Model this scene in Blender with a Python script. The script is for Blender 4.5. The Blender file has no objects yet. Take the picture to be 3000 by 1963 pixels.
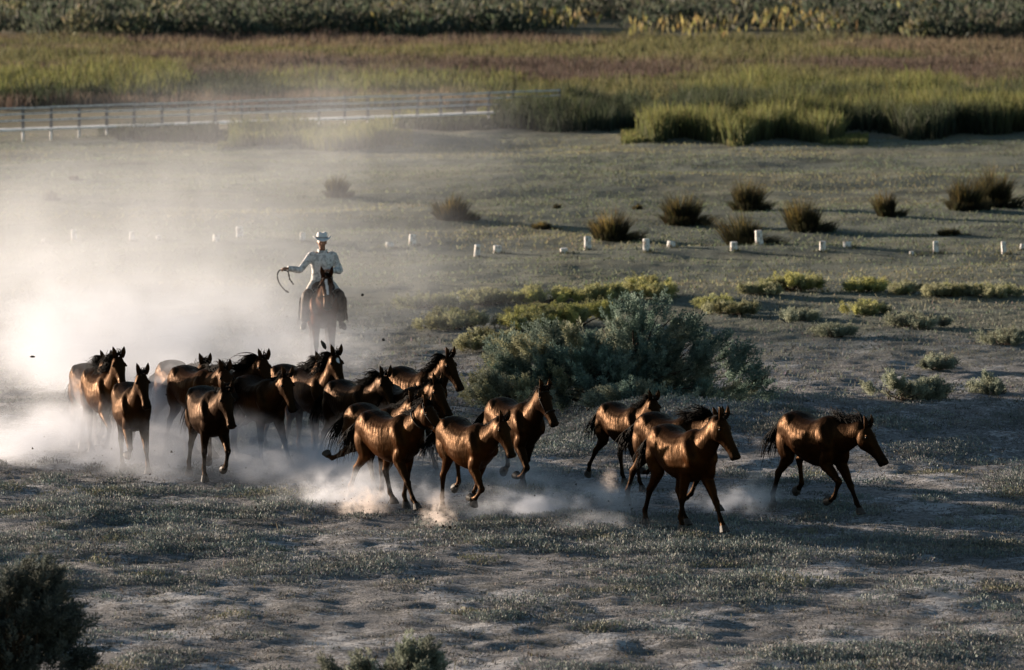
import bpy, math, random
import numpy as np
from mathutils import Vector, Matrix

random.seed(7)
RNG = np.random.default_rng(11)
scene = bpy.context.scene
R = math.radians

# ------------------------------------------------------------------ camera
FPX, PW, PH = 17146.0, 3000.0, 1963.0      # long lens, in photograph pixels
CAM_H, HORIZON = 9.75, -420.0
PITCH = math.atan((PH / 2 - HORIZON) / FPX)
cam_data = bpy.data.cameras.new('camera')
cam = bpy.data.objects.new('camera', cam_data)
scene.collection.objects.link(cam)
cam.location = (0, 0, CAM_H)
cam.rotation_euler = (math.pi / 2 - PITCH, 0, 0)
cam_data.sensor_width = 36
cam_data.lens = 36 * FPX / PW
cam_data.clip_start = 1
cam_data.clip_end = 9000
cam_data.dof.use_dof = True
cam_data.dof.focus_distance = 91
cam_data.dof.aperture_fstop = 2.8
scene.camera = cam

# ------------------------------------------------------------------ light
SUN_EL, SUN_BACK = R(6.5), R(36.0)         # low, from the left and a little behind
world = bpy.data.worlds.new('World')
scene.world = world
world.use_nodes = True
wn = world.node_tree
wn.nodes.clear()
sky = wn.nodes.new('ShaderNodeTexSky')
sky.sky_type = 'NISHITA'
sky.sun_disc = False
sky.sun_elevation = SUN_EL
sky.sun_rotation = R(270) + SUN_BACK
sky.dust_density = 0.4
sky.ozone_density = 1.5
bg = wn.nodes.new('ShaderNodeBackground')
bg.inputs['Strength'].default_value = 0.055
wo = wn.nodes.new('ShaderNodeOutputWorld')
wn.links.new(sky.outputs[0], bg.inputs[0])
wn.links.new(bg.outputs[0], wo.inputs[0])

sun_data = bpy.data.lights.new('sun', 'SUN')
sun_data.energy = 5.0
sun_data.angle = R(0.6)
sun_data.color = (1.0, 0.82, 0.65)
sun = bpy.data.objects.new('sun', sun_data)
scene.collection.objects.link(sun)
sdir = Vector((-math.cos(SUN_EL) * math.cos(SUN_BACK), math.cos(SUN_EL) * math.sin(SUN_BACK), math.sin(SUN_EL)))
sun.rotation_euler = sdir.to_track_quat('Z', 'Y').to_euler()
sun.location = (-60, 100, 40)

vs = scene.view_settings
vs.view_transform = 'Standard'
vs.look = 'None'
vs.gamma = 1
vs.use_curve_mapping = False
vs.exposure = 1.6

cy = scene.cycles
cy.use_denoising = True
try:
    cy.denoiser = 'OPENIMAGEDENOISE'
    cy.denoising_input_passes = 'RGB_ALBEDO_NORMAL'
except Exception:
    pass
cy.max_bounces = 5
cy.diffuse_bounces = 2
cy.glossy_bounces = 2
cy.transmission_bounces = 2
cy.volume_bounces = 3
cy.transparent_max_bounces = 8
cy.volume_step_rate = 1.0
cy.volume_max_steps = 256
cy.caustics_reflective = False
cy.caustics_refractive = False

C = scene.collection

# ------------------------------------------------------------------ helpers
def gp(px, py, z=0.0):
    """photograph pixel -> point on the level z"""
    u = (px - PW / 2) / FPX
    v = -(py - PH / 2) / FPX
    dx = u
    dy = math.cos(PITCH) + v * math.sin(PITCH)
    dz = -math.sin(PITCH) + v * math.cos(PITCH)
    t = (z - CAM_H) / dz
    return Vector((dx * t, dy * t, z))

def ppm(py):                                # photograph pixels per metre at that ground row
    return FPX / gp(1500, py).y

def smooth(e0, e1, x):
    t = np.clip((x - e0) / (e1 - e0), 0, 1)
    return t * t * (3 - 2 * t)

def vnoise(x, y, seed=0):
    """2-D value noise, about 0..1"""
    x = np.asarray(x, float); y = np.asarray(y, float)
    xi = np.floor(x).astype(np.int64); yi = np.floor(y).astype(np.int64)
    fx = x - xi; fy = y - yi
    fx = fx * fx * (3 - 2 * fx); fy = fy * fy * (3 - 2 * fy)
    def h(a, b):
        n = (a * 374761393 + b * 668265263 + seed * 974634777) & 0xFFFFFFFF
        n = ((n ^ (n >> 13)) * 1274126177) & 0xFFFFFFFF
        return ((n ^ (n >> 16)) & 0xFFFF) / 65535.0
    a = h(xi, yi); b = h(xi + 1, yi); c = h(xi, yi + 1); d = h(xi + 1, yi + 1)
    return (a * (1 - fx) + b * fx) * (1 - fy) + (c * (1 - fx) + d * fx) * fy

def fbm(x, y, seed=0, octaves=3):
    s = 0; a = 0.5; t = 0
    for k in range(octaves):
        s = s + a * vnoise(np.asarray(x) * 2 ** k, np.asarray(y) * 2 ** k, seed + k)
        t += a; a *= 0.5
    return s / t

def ground_z(x, y):
    x = np.asarray(x, float); y = np.asarray(y, float)
    near = smooth(58, 64, y) * (1 - smooth(205, 260, y))
    z = (fbm(x * 0.9, y * 0.55, 3, 3) - 0.5) * 0.10
    z = z + (fbm(x * 0.16, y * 0.22, 9, 2) - 0.5) * 0.34 * smooth(108, 135, y)
    z = z + (fbm(x * 3.1, y * 2.6, 5, 2) - 0.5) * 0.075 * (1 - smooth(110, 160, y))
    # earth bank with a ditch behind it, right half
    ex = x - (y - 100) * 0.02
    mask = smooth(0.2, 2.4, ex)
    wob = (fbm(x * 0.35, y * 0 + 2.0, 21, 3) - 0.5)
    crest = 99.2 + wob * 2.0
    bank = 0.55 * smooth(93.6, 99.2, y - wob * 2) * (1 - smooth(crest, crest + 1.4, y))
    ditch = -0.35 * smooth(crest + 0.6, crest + 1.6, y) * (1 - smooth(crest + 3.2, crest + 6, y))
    z = z + mask * (bank * (0.85 + 0.5 * wob) + ditch)
    return z * near

def gz(x, y):
    return float(ground_z(np.array([x]), np.array([y]))[0])

def mesh_np(name, V, F4=None, F3=None, tint=None, smooth_shade=False):
    me = bpy.data.meshes.new(name)
    V = np.ascontiguousarray(V, np.float32)
    n4 = 0 if F4 is None else len(F4); n3 = 0 if F3 is None else len(F3)
    me.vertices.add(len(V))
    me.vertices.foreach_set('co', V.ravel())
    loops = []
    if n4: loops.append(np.asarray(F4, np.int32).ravel())
    if n3: loops.append(np.asarray(F3, np.int32).ravel())
    L = np.concatenate(loops)
    me.loops.add(len(L))
    me.loops.foreach_set('vertex_index', L)
    me.polygons.add(n4 + n3)
    st = np.concatenate([np.arange(n4) * 4, n4 * 4 + np.arange(n3) * 3]).astype(np.int32)
    me.polygons.foreach_set('loop_start', st)
    if smooth_shade:
        me.polygons.foreach_set('use_smooth', np.ones(n4 + n3, bool))
    if tint is not None:
        at = me.color_attributes.new('tint', 'FLOAT_COLOR', 'POINT')
        c = np.ones((len(V), 4), np.float32)
        c[:, :3] = tint
        at.data.foreach_set('color', c.ravel())
    me.update(calc_edges=True)
    return me

class MB:
    """collects lofts, tubes and boxes"""
    def __init__(s):
        s.v = []; s.f = []
    def add(s, verts, faces):
        o = len(s.v)
        s.v += [tuple(p) for p in verts]
        s.f += [tuple(i + o for i in f) for f in faces]
    def rings(s, rings, cap=True):
        n = len(rings[0]); o = len(s.v)
        for r in rings: s.v += [tuple(p) for p in r]
        for k in range(len(rings) - 1):
            for i in range(n):
                j = (i + 1) % n
                s.f.append((o + k * n + i, o + k * n + j, o + (k + 1) * n + j, o + (k + 1) * n + i))
        if cap:
            s.f.append(tuple(o + i for i in reversed(range(n))))
            m = o + (len(rings) - 1) * n
            s.f.append(tuple(m + i for i in range(n)))
    def tube(s, pts, radii, n=6, flat=1.0, up=Vector((0, 0, 1))):
        pts = [Vector(p) for p in pts]
        rr = []
        for i, p in enumerate(pts):
            t = (pts[min(i + 1, len(pts) - 1)] - pts[max(i - 1, 0)]).normalized()
            a = t.cross(up)
            if a.length < 1e-3: a = t.cross(Vector((0, 1, 0)))
            a.normalize(); b = a.cross(t)
            r = radii[i] if hasattr(radii, '__len__') else radii
            rr.append([p + a * (r * math.cos(2 * math.pi * k / n)) + b * (r * flat * math.sin(2 * math.pi * k / n)) for k in range(n)])
        s.rings(rr)
    def box(s, c, size, rot=None):
        c = Vector(c); hx, hy, hz = [q / 2 for q in size]
        P = [Vector((x, y, z)) for x in (-hx, hx) for y in (-hy, hy) for z in (-hz, hz)]
        if rot is not None: P = [rot @ p for p in P]
        s.add([c + p for p in P], [(0, 1, 3, 2), (4, 6, 7, 5), (0, 4, 5, 1), (2, 3, 7, 6), (0, 2, 6, 4), (1, 5, 7, 3)])
    def ball(s, c, r, n=10, m=7, rot=None):
        c = Vector(c); r = Vector(r) if hasattr(r, '__len__') else Vector((r, r, r))
        rr = []
        for k in range(m):
            a = math.pi * (k + 0.02) / (m - 1 + 0.04)
            ring = []
            for i in range(n):
                b = 2 * math.pi * i / n
                p = Vector((r.x * math.sin(a) * math.cos(b), r.y * math.sin(a) * math.sin(b), -r.z * math.cos(a)))
                if rot is not None: p = rot @ p
                ring.append(c + p)
            rr.append(ring)
        s.rings(rr)
    def mesh(s, name, shade=True):
        me = bpy.data.meshes.new(name)
        me.from_pydata(s.v, [], s.f)
        if shade:
            me.polygons.foreach_set('use_smooth', np.ones(len(me.polygons), bool))
        me.update()
        return me

def link(name, me, mat=None, parent=None, loc=None):
    o = bpy.data.objects.new(name, me)
    C.objects.link(o)
    if me is not None and mat is not None:
        me.materials.clear(); me.materials.append(mat)
    if parent is not None: o.parent = parent
    if loc is not None: o.location = loc
    return o

def tag(o, label=None, cat=None, group=None, kind=None):
    if label: o['label'] = label
    if cat: o['category'] = cat
    if group: o['group'] = group
    if kind: o['kind'] = kind
    return o

def empty(name, loc, rz=0.0, scale=1.0):
    o = bpy.data.objects.new(name, None)
    C.objects.link(o)
    o.location = loc; o.rotation_euler = (0, 0, rz); o.scale = (scale,) * 3
    o.empty_display_size = 0.2
    return o

def union(mb, voxel, iters, factor=0.5):
    """overlapping closed shapes -> one continuous skin"""
    ob = bpy.data.objects.new('tmp', mb.mesh('tmp'))
    C.objects.link(ob)
    m = ob.modifiers.new('r', 'REMESH'); m.mode = 'VOXEL'; m.voxel_size = voxel; m.use_smooth_shade = True
    q = ob.modifiers.new('s', 'SMOOTH'); q.factor = factor; q.iterations = iters
    dg = bpy.context.evaluated_depsgraph_get()
    me = bpy.data.meshes.new_from_object(ob.evaluated_get(dg))
    src = ob.data
    bpy.data.objects.remove(ob); bpy.data.meshes.remove(src)
    me.polygons.foreach_set('use_smooth', np.ones(len(me.polygons), bool))
    return me

# ------------------------------------------------------------------ materials
class NT:
    def __init__(s, name):
        s.mat = bpy.data.materials.new(name); s.mat.use_nodes = True
        s.t = s.mat.node_tree; s.t.nodes.clear()
        s.out = s.n('ShaderNodeOutputMaterial')
    def n(s, kind, **kw):
        x = s.t.nodes.new(kind)
        for k, v in kw.items(): setattr(x, k, v)
        return x
    def set(s, sock, v):
        if isinstance(v, bpy.types.NodeSocket): s.t.links.new(v, sock)
        elif v is not None: sock.default_value = v
    def math(s, op, a, b=None, c=None, clamp=False):
        x = s.n('ShaderNodeMath', operation=op, use_clamp=clamp)
        s.set(x.inputs[0], a)
        if b is not None: s.set(x.inputs[1], b)
        if c is not None: s.set(x.inputs[2], c)
        return x.outputs[0]
    def noise(s, vec, scale, detail=3.0, rough=0.5):
        x = s.n('ShaderNodeTexNoise')
        s.set(x.inputs['Vector'], vec)
        x.inputs['Scale'].default_value = scale; x.inputs['Detail'].default_value = detail
        x.inputs['Roughness'].default_value = rough
        return x.outputs[0]
    def mapping(s, vec, scale=(1, 1, 1), loc=(0, 0, 0), rot=(0, 0, 0)):
        x = s.n('ShaderNodeMapping')
        s.set(x.inputs['Vector'], vec)
        x.inputs['Scale'].default_value = scale; x.inputs['Location'].default_value = loc
        x.inputs['Rotation'].default_value = rot
        return x.outputs[0]
    def range(s, v, a, b, c=0.0, d=1.0, smooth=True):
        x = s.n('ShaderNodeMapRange')
        x.interpolation_type = 'SMOOTHSTEP' if smooth else 'LINEAR'
        s.set(x.inputs[0], v)
        for i, q in enumerate((a, b, c, d)): s.set(x.inputs[1 + i], q)
        return x.outputs[0]
    def mix(s, f, a, b, blend='MIX'):
        x = s.n('ShaderNodeMix', data_type='RGBA', blend_type=blend)
        s.set(x.inputs[0], f)
        s.set(x.inputs[6], a if isinstance(a, bpy.types.NodeSocket) else (*a, 1))
        s.set(x.inputs[7], b if isinstance(b, bpy.types.NodeSocket) else (*b, 1))
        return x.outputs[2]
    def sep(s, vec):
        x = s.n('ShaderNodeSeparateXYZ'); s.set(x.inputs[0], vec); return x.outputs
    def bump(s, h, strength, dist, normal=None):
        x = s.n('ShaderNodeBump')
        x.inputs['Strength'].default_value = strength; x.inputs['Distance'].default_value = dist
        s.set(x.inputs['Height'], h)
        if normal is not None: s.set(x.inputs['Normal'], normal)
        return x.outputs[0]
    def obj(s): return s.n('ShaderNodeTexCoord').outputs['Object']
    def pos(s): return s.n('ShaderNodeNewGeometry').outputs['Position']
    def attr(s, name):
        x = s.n('ShaderNodeAttribute'); x.attribute_name = name; return x.outputs['Color']
    def bsdf(s, color, rough=0.8, spec=0.3, normal=None, trans=0.0, sheen=0.0):
        b = s.n('ShaderNodeBsdfPrincipled')
        s.set(b.inputs['Base Color'], color if isinstance(color, bpy.types.NodeSocket) else (*color, 1))
        s.set(b.inputs['Roughness'], rough)
        s.set(b.inputs['Specular IOR Level'], spec)
        if normal is not None: s.set(b.inputs['Normal'], normal)
        o = b.outputs[0]
        if trans > 0:
            t = s.n('ShaderNodeBsdfTranslucent')
            s.set(t.inputs['Color'], color if isinstance(color, bpy.types.NodeSocket) else (*color, 1))
            m = s.n('ShaderNodeMixShader'); m.inputs[0].default_value = trans
            s.t.links.new(o, m.inputs[1]); s.t.links.new(t.outputs[0], m.inputs[2]); o = m.outputs[0]
        s.t.links.new(o, s.out.inputs['Surface'])
        return s.mat

def simple(name, color, rough=0.7, spec=0.3, nscale=None, namp=0.35, bump=0.0, bdist=0.01):
    t = NT(name)
    if nscale:
        nz = t.noise(t.obj(), nscale, 4)
        col = t.mix(t.range(nz, 0.3, 0.7), tuple(c * (1 - namp) for c in color), tuple(min(1, c * (1 + namp)) for c in color))
        return t.bsdf(col, rough, spec, t.bump(nz, bump, bdist) if bump else None)
    return t.bsdf(color, rough, spec)

def plant_mat(name, trans=0.25, rough=0.75, spec=0.15):
    t = NT(name)
    return t.bsdf(t.attr('tint'), rough, spec, trans=trans)

M_LEAF = plant_mat('leaf_surface', 0.38)
M_DRY = plant_mat('dry_blade', 0.35, 0.8, 0.1)
M_SCRUB = plant_mat('scrub_leaf', 0.1, 0.7, 0.1)
M_TWIG = simple('twig_bark', (0.07, 0.05, 0.035), 0.9, 0.1, 30, 0.3)

def ground_material():
    t = NT('steppe_ground')
    p = t.pos()
    x, y, z = t.sep(p)
    flat = t.mapping(p, (1.0, 0.5, 1.0))
    big = t.noise(t.mapping(p, (0.22, 0.16, 0.2)), 1.0, 4, 0.55)
    mid = t.noise(t.mapping(p, (0.8, 0.45, 1)), 1.0, 5, 0.6)
    fine = t.noise(p, 9.0, 5, 0.65)
    grit = t.noise(p, 34.0, 3, 0.6)
    # near: grey brown dirt with pale crust
    dirt = t.mix(t.range(fine, 0.3, 0.7), (0.17, 0.165, 0.167), (0.35, 0.342, 0.348))
    dirt = t.mix(t.range(grit, 0.52, 0.66), dirt, (0.075, 0.07, 0.068))
    crust = t.mix(t.range(fine, 0.25, 0.75), (0.40, 0.40, 0.415), (0.58, 0.58, 0.60))
    cm = t.math('ADD', t.math('MULTIPLY', mid, 0.62), t.math('MULTIPLY', fine, 0.38))
    near = t.mix(t.range(cm, 0.49, 0.60), dirt, crust)
    # low mats of dead plants
    litter = t.math('ADD', t.math('MULTIPLY', t.noise(t.mapping(p, (1.2, 0.8, 1), (7, 3, 0)), 1.0, 5, 0.65), 0.7), t.math('MULTIPLY', grit, 0.3))
    near = t.mix(t.math('MULTIPLY', t.range(litter, 0.52, 0.6), 0.75), near, (0.09, 0.088, 0.078))
    # middle: thin greenish turf, ochre in places
    turf = t.mix(t.range(mid, 0.35, 0.65), (0.115, 0.135, 0.112), (0.178, 0.195, 0.160))
    turf = t.mix(t.range(big, 0.46, 0.62), turf, (0.20, 0.20, 0.145))
    turf = t.mix(t.math('MULTIPLY', t.range(t.noise(t.mapping(p, (0.35, 0.9, 1), (3, 9, 0)), 1.0, 4), 0.54, 0.64), 0.7), turf, (0.10, 0.10, 0.075))
    turf = t.mix(t.math('MULTIPLY', t.range(grit, 0.45, 0.7), 0.4), turf, (0.085, 0.085, 0.05))
    yy = t.math('ADD', y, t.math('MULTIPLY', t.math('SUBTRACT', big, 0.5), 22.0))
    col = t.mix(t.range(yy, 104.0, 128.0), near, turf)
    # far: straw
    straw = t.mix(t.range(mid, 0.35, 0.65), (0.13, 0.115, 0.07), (0.20, 0.17, 0.10))
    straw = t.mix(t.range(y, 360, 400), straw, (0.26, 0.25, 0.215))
    col = t.mix(t.range(y, 200.0, 215.0), col, straw)
    h = t.math('ADD', t.math('MULTIPLY', fine, 0.7), t.math('MULTIPLY', grit, 0.35))
    h = t.math('ADD', h, t.math('MULTIPLY', mid, 0.8))
    h = t.math('ADD', h, t.math('MULTIPLY', t.noise(p, 18.0, 4, 0.7), 0.6))
    nrm = t.bump(h, 1.0, 0.12)
    return t.bsdf(col, 0.92, 0.15, nrm)

M_GROUND = ground_material()

# ------------------------------------------------------------------ ground sheet
def axis(segs):
    out = [segs[0][0]]
    for a, b, step, grow in segs:
        x = a; d = step
        while x < b - 1e-6:
            x = min(b, x + d); d *= grow; out.append(x)
    return np.array(out)
ys = axis([(62.0, 112.0, 0.11, 1.0), (112.0, 140.0, 0.2, 1.0), (140.0, 260.0, 0.45, 1.0), (260.0, 6000.0, 1.0, 1.12)])
ys = np.concatenate([[-3000, -300, -50, 20, 45, 56], ys])
xh = axis([(0.0, 13.0, 0.13, 1.0), (13.0, 22.0, 0.4, 1.0), (22.0, 4000.0, 1.2, 1.25)])
xs = np.concatenate([-xh[:0:-1], xh])
GX, GY = np.meshgrid(xs, ys)
GZ = ground_z(GX, GY)
V = np.stack([GX.ravel(), GY.ravel(), GZ.ravel()], 1)
nx, ny = len(xs), len(ys)
idx = np.arange(nx * ny).reshape(ny, nx)
F4 = np.stack([idx[:-1, :-1].ravel(), idx[:-1, 1:].ravel(), idx[1:, 1:].ravel(), idx[1:, :-1].ravel()], 1)
ground = link('ground', mesh_np('ground', V, F4, smooth_shade=True), M_GROUND)
tag(ground, 'dry grey steppe ground with pale crust and thin turf', kind='structure')

# ------------------------------------------------------------------ vegetation generators
def blades(P, H, W, az, lean, bend, col, name, mat, tipcol=None, join=None):
    """grass blades: quad + tip triangle each"""
    n = len(P)
    d = np.stack([np.cos(az), np.sin(az), np.zeros(n)], 1)
    s = np.stack([-np.sin(az + 0.9), np.cos(az + 0.9), np.zeros(n)], 1) * (W / 2)[:, None]
    up = np.array([0, 0, 1.0])
    mid = P + up * (H * 0.55)[:, None] + d * (H * lean * 0.55)[:, None]
    tip = P + up * (H * (1 - 0.35 * bend))[:, None] + d * (H * (lean + bend))[:, None]
    V = np.empty((n, 5, 3))
    V[:, 0] = P - s; V[:, 1] = P + s; V[:, 2] = mid + s * 0.8; V[:, 3] = mid - s * 0.8; V[:, 4] = tip
    b = np.arange(n)[:, None] * 5
    F4 = b + np.array([[0, 1, 2, 3]]); F3 = b + np.array([[3, 2, 4]])
    T = np.repeat(col[:, None, :], 5, 1).copy()
    if tipcol is not None:
        T[:, 4] = tipcol; T[:, 2:4] = 0.6 * T[:, 2:4] + 0.4 * tipcol[:, None, :]
    return V.reshape(-1, 3), F4, F3, T.reshape(-1, 3)

def merge(parts):
    Vs, F4s, F3s, Ts = [], [], [], []; o = 0
    for V, F4, F3, T in parts:
        Vs.append(V); Ts.append(T)
        if F4 is not None and len(F4): F4s.append(F4 + o)
        if F3 is not None and len(F3): F3s.append(F3 + o)
        o += len(V)
    return (np.concatenate(Vs), np.concatenate(F4s) if F4s else None, np.concatenate(F3s) if F3s else None, np.concatenate(Ts))

def leaves(P, D, L, W, col):
    """kite leaves at P along D"""
    n = len(P)
    D = D / np.linalg.norm(D, axis=1, keepdims=True)
    r = RNG.normal(size=(n, 3))
    S = np.cross(D, r); S /= np.linalg.norm(S, axis=1, keepdims=True) + 1e-9
    V = np.empty((n, 4, 3))
    V[:, 0] = P; V[:, 2] = P + D * L[:, None]
    m = P + D * (L * 0.5)[:, None]
    V[:, 1] = m + S * (W / 2)[:, None]; V[:, 3] = m - S * (W / 2)[:, None]
    F4 = np.arange(n)[:, None] * 4 + np.array([[0, 1, 2, 3]])
    return V.reshape(-1, 3), F4, None, np.repeat(col, 4, 0)

def vary(base, n, amt=0.25, rng=RNG):
    base = np.asarray(base, float)
    k = 1 + rng.normal(size=(n, 1)) * amt
    h = 1 + rng.normal(size=(n, 3)) * amt * 0.3
    return np.clip(base * k * h, 0.008, 0.6)

def in_view(n, y0, y1, pad=1.0, rng=RNG):
    """random ground points in the wedge the lens sees, even in area"""
    y = np.sqrt(rng.uniform(y0 ** 2, y1 ** 2, n))
    x = rng.uniform(-1, 1, n) * (y * 0.0875 + pad)
    return x, y

def row_of(y):                               # photograph row of a ground distance
    return PH / 2 - FPX * np.tan(np.arctan2(-CAM_H, y) + PITCH)

def feathery_shrub(name, centre, size, nspray, nleaf, cols, label, cat='shrub', group=None, seed=0, leafL=0.06, leafW=0.016, spray=0.5, lobes=9, kind=None, low=False):
    """a shrub: stems from the ground, and fine sprays spread through an uneven crown"""
    rng = np.random.default_rng(seed)
    cx, cy_, cz = centre; rx, ry, rz = size
    root = empty(name, (cx, cy_, cz))
    # crown made of lobes of different size
    lob = []
    for k in range(lobes):
        a = rng.uniform(0, 2 * math.pi); q = rng.uniform(0.15, 0.72)
        s = rng.uniform(0.32, 0.58)
        hgt = rng.uniform(0.05, 0.95) * (1 - 0.4 * q * q) if low == 'mixed' else rng.uniform(0.1, 0.6) * (1 - 0.4 * q * q) if low else rng.uniform(0.35, 0.95) * (1 - 0.5 * q * q)
        lob.append((math.cos(a) * q * rx, math.sin(a) * q * ry, hgt * rz * 0.72, s * rx * 0.8, s * ry * 0.8, max(0.25 * rz, hgt * rz * 0.5), rng.uniform(0, 1)))
    parts = []
    li = rng.integers(0, lobes, nspray)
    Ls = np.array(lob)[li]
    u = rng.normal(size=(nspray, 3)); u /= np.linalg.norm(u, axis=1, keepdims=True)
    u[:, 2] = np.abs(u[:, 2]) * 1.0 - 0.25
    rad = rng.uniform(0.55, 1.0, nspray) ** 0.5
    npl = max(8, nspray // 11)
    pi = rng.integers(0, npl, nspray)                  # sprays gather into plumes
    Ls = Ls[:npl][pi]; u = u[:npl][pi]; rad = rad[:npl][pi]
    base = Ls[:, :3] + u * Ls[:, 3:6] * rad[:, None] + rng.normal(size=(nspray, 3)) * spray * 0.16
    base[:, 2] = np.maximum(base[:, 2], 0.03)
    out = base / np.array([rx, ry, rz]) * np.array([1, 1, 0.35])
    out = out / (np.linalg.norm(out, axis=1, keepdims=True) + 1e-6)
    dirs = out * 0.6 + u * 0.3 + np.array([0, 0, 0.85]) + rng.normal(size=(nspray, 3)) * 0.28
    dirs /= np.linalg.norm(dirs, axis=1, keepdims=True)
    SL = spray * rng.uniform(0.5, 1.15, nspray)
    cols = np.asarray(cols)
    ci = np.clip((Ls[:, 6] * 0.5 + rng.uniform(0, 1, npl)[pi] * 0.5) * len(cols), 0, len(cols) - 1).astype(int)
    sc = cols[ci] * (1 + rng.normal(size=(nspray, 1)) * 0.12) * (1 + rng.normal(size=npl) * 0.15)[pi][:, None]
    n = nspray * nleaf
    k = np.repeat(np.arange(nspray), nleaf)
    tt = np.tile(np.linspace(0.02, 1, nleaf), nspray) + rng.normal(size=n) * 0.02
    r = rng.normal(size=(n, 3))
    D = dirs[k]
    perp = np.cross(D, r); perp /= np.linalg.norm(perp, axis=1, keepdims=True) + 1e-9
    fan = (1 - tt * 0.75)[:, None]
    P = base[k] + D * (SL[k] * tt)[:, None] + perp * fan * (SL[k] * 0.15 * rng.uniform(0, 1, n))[:, None]
    P[:, 2] -= (tt ** 2) * SL[k] * 0.12
    P[:, 2] = np.maximum(P[:, 2], 0.01)
    LD = D * 0.75 + perp * 0.75
    col = np.clip(sc[k] * (1 + rng.normal(size=(n, 1)) * 0.18), 0.006, 0.5)
    V, F4, F3, T = leaves(P, LD, leafL * rng.uniform(0.6, 1.3, n), leafW * rng.uniform(0.7, 1.3, n), col)
    cr = link('crown', mesh_np('crown', V, F4, F3, T), M_LEAF, root)
    mb = MB()
    for q in range(max(6, lobes * 3)):
        l = lob[q % lobes]
        e = Vector((l[0] + rng.normal() * l[3] * 0.35, l[1] + rng.normal() * l[4] * 0.35, l[2] + l[5] * rng.uniform(0.2, 0.8)))
        b = Vector((rng.normal() * rx * 0.10, rng.normal() * ry * 0.10, -0.05))
        m = b.lerp(e, 0.5) + Vector((rng.normal() * 0.06 * rx, rng.normal() * 0.06 * ry, 0.08 * rz))
        m2 = b.lerp(e, 0.8) + Vector((rng.normal() * 0.04 * rx, rng.normal() * 0.04 * ry, 0.03 * rz))
        mb.tube([b, m, m2, e], [0.028 * rz ** 0.5, 0.018 * rz ** 0.5, 0.011, 0.005], 5)
    link('trunk', mb.mesh('trunk'), M_TWIG, root)
    tag(root, label, cat, group, kind)
    return root

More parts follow.
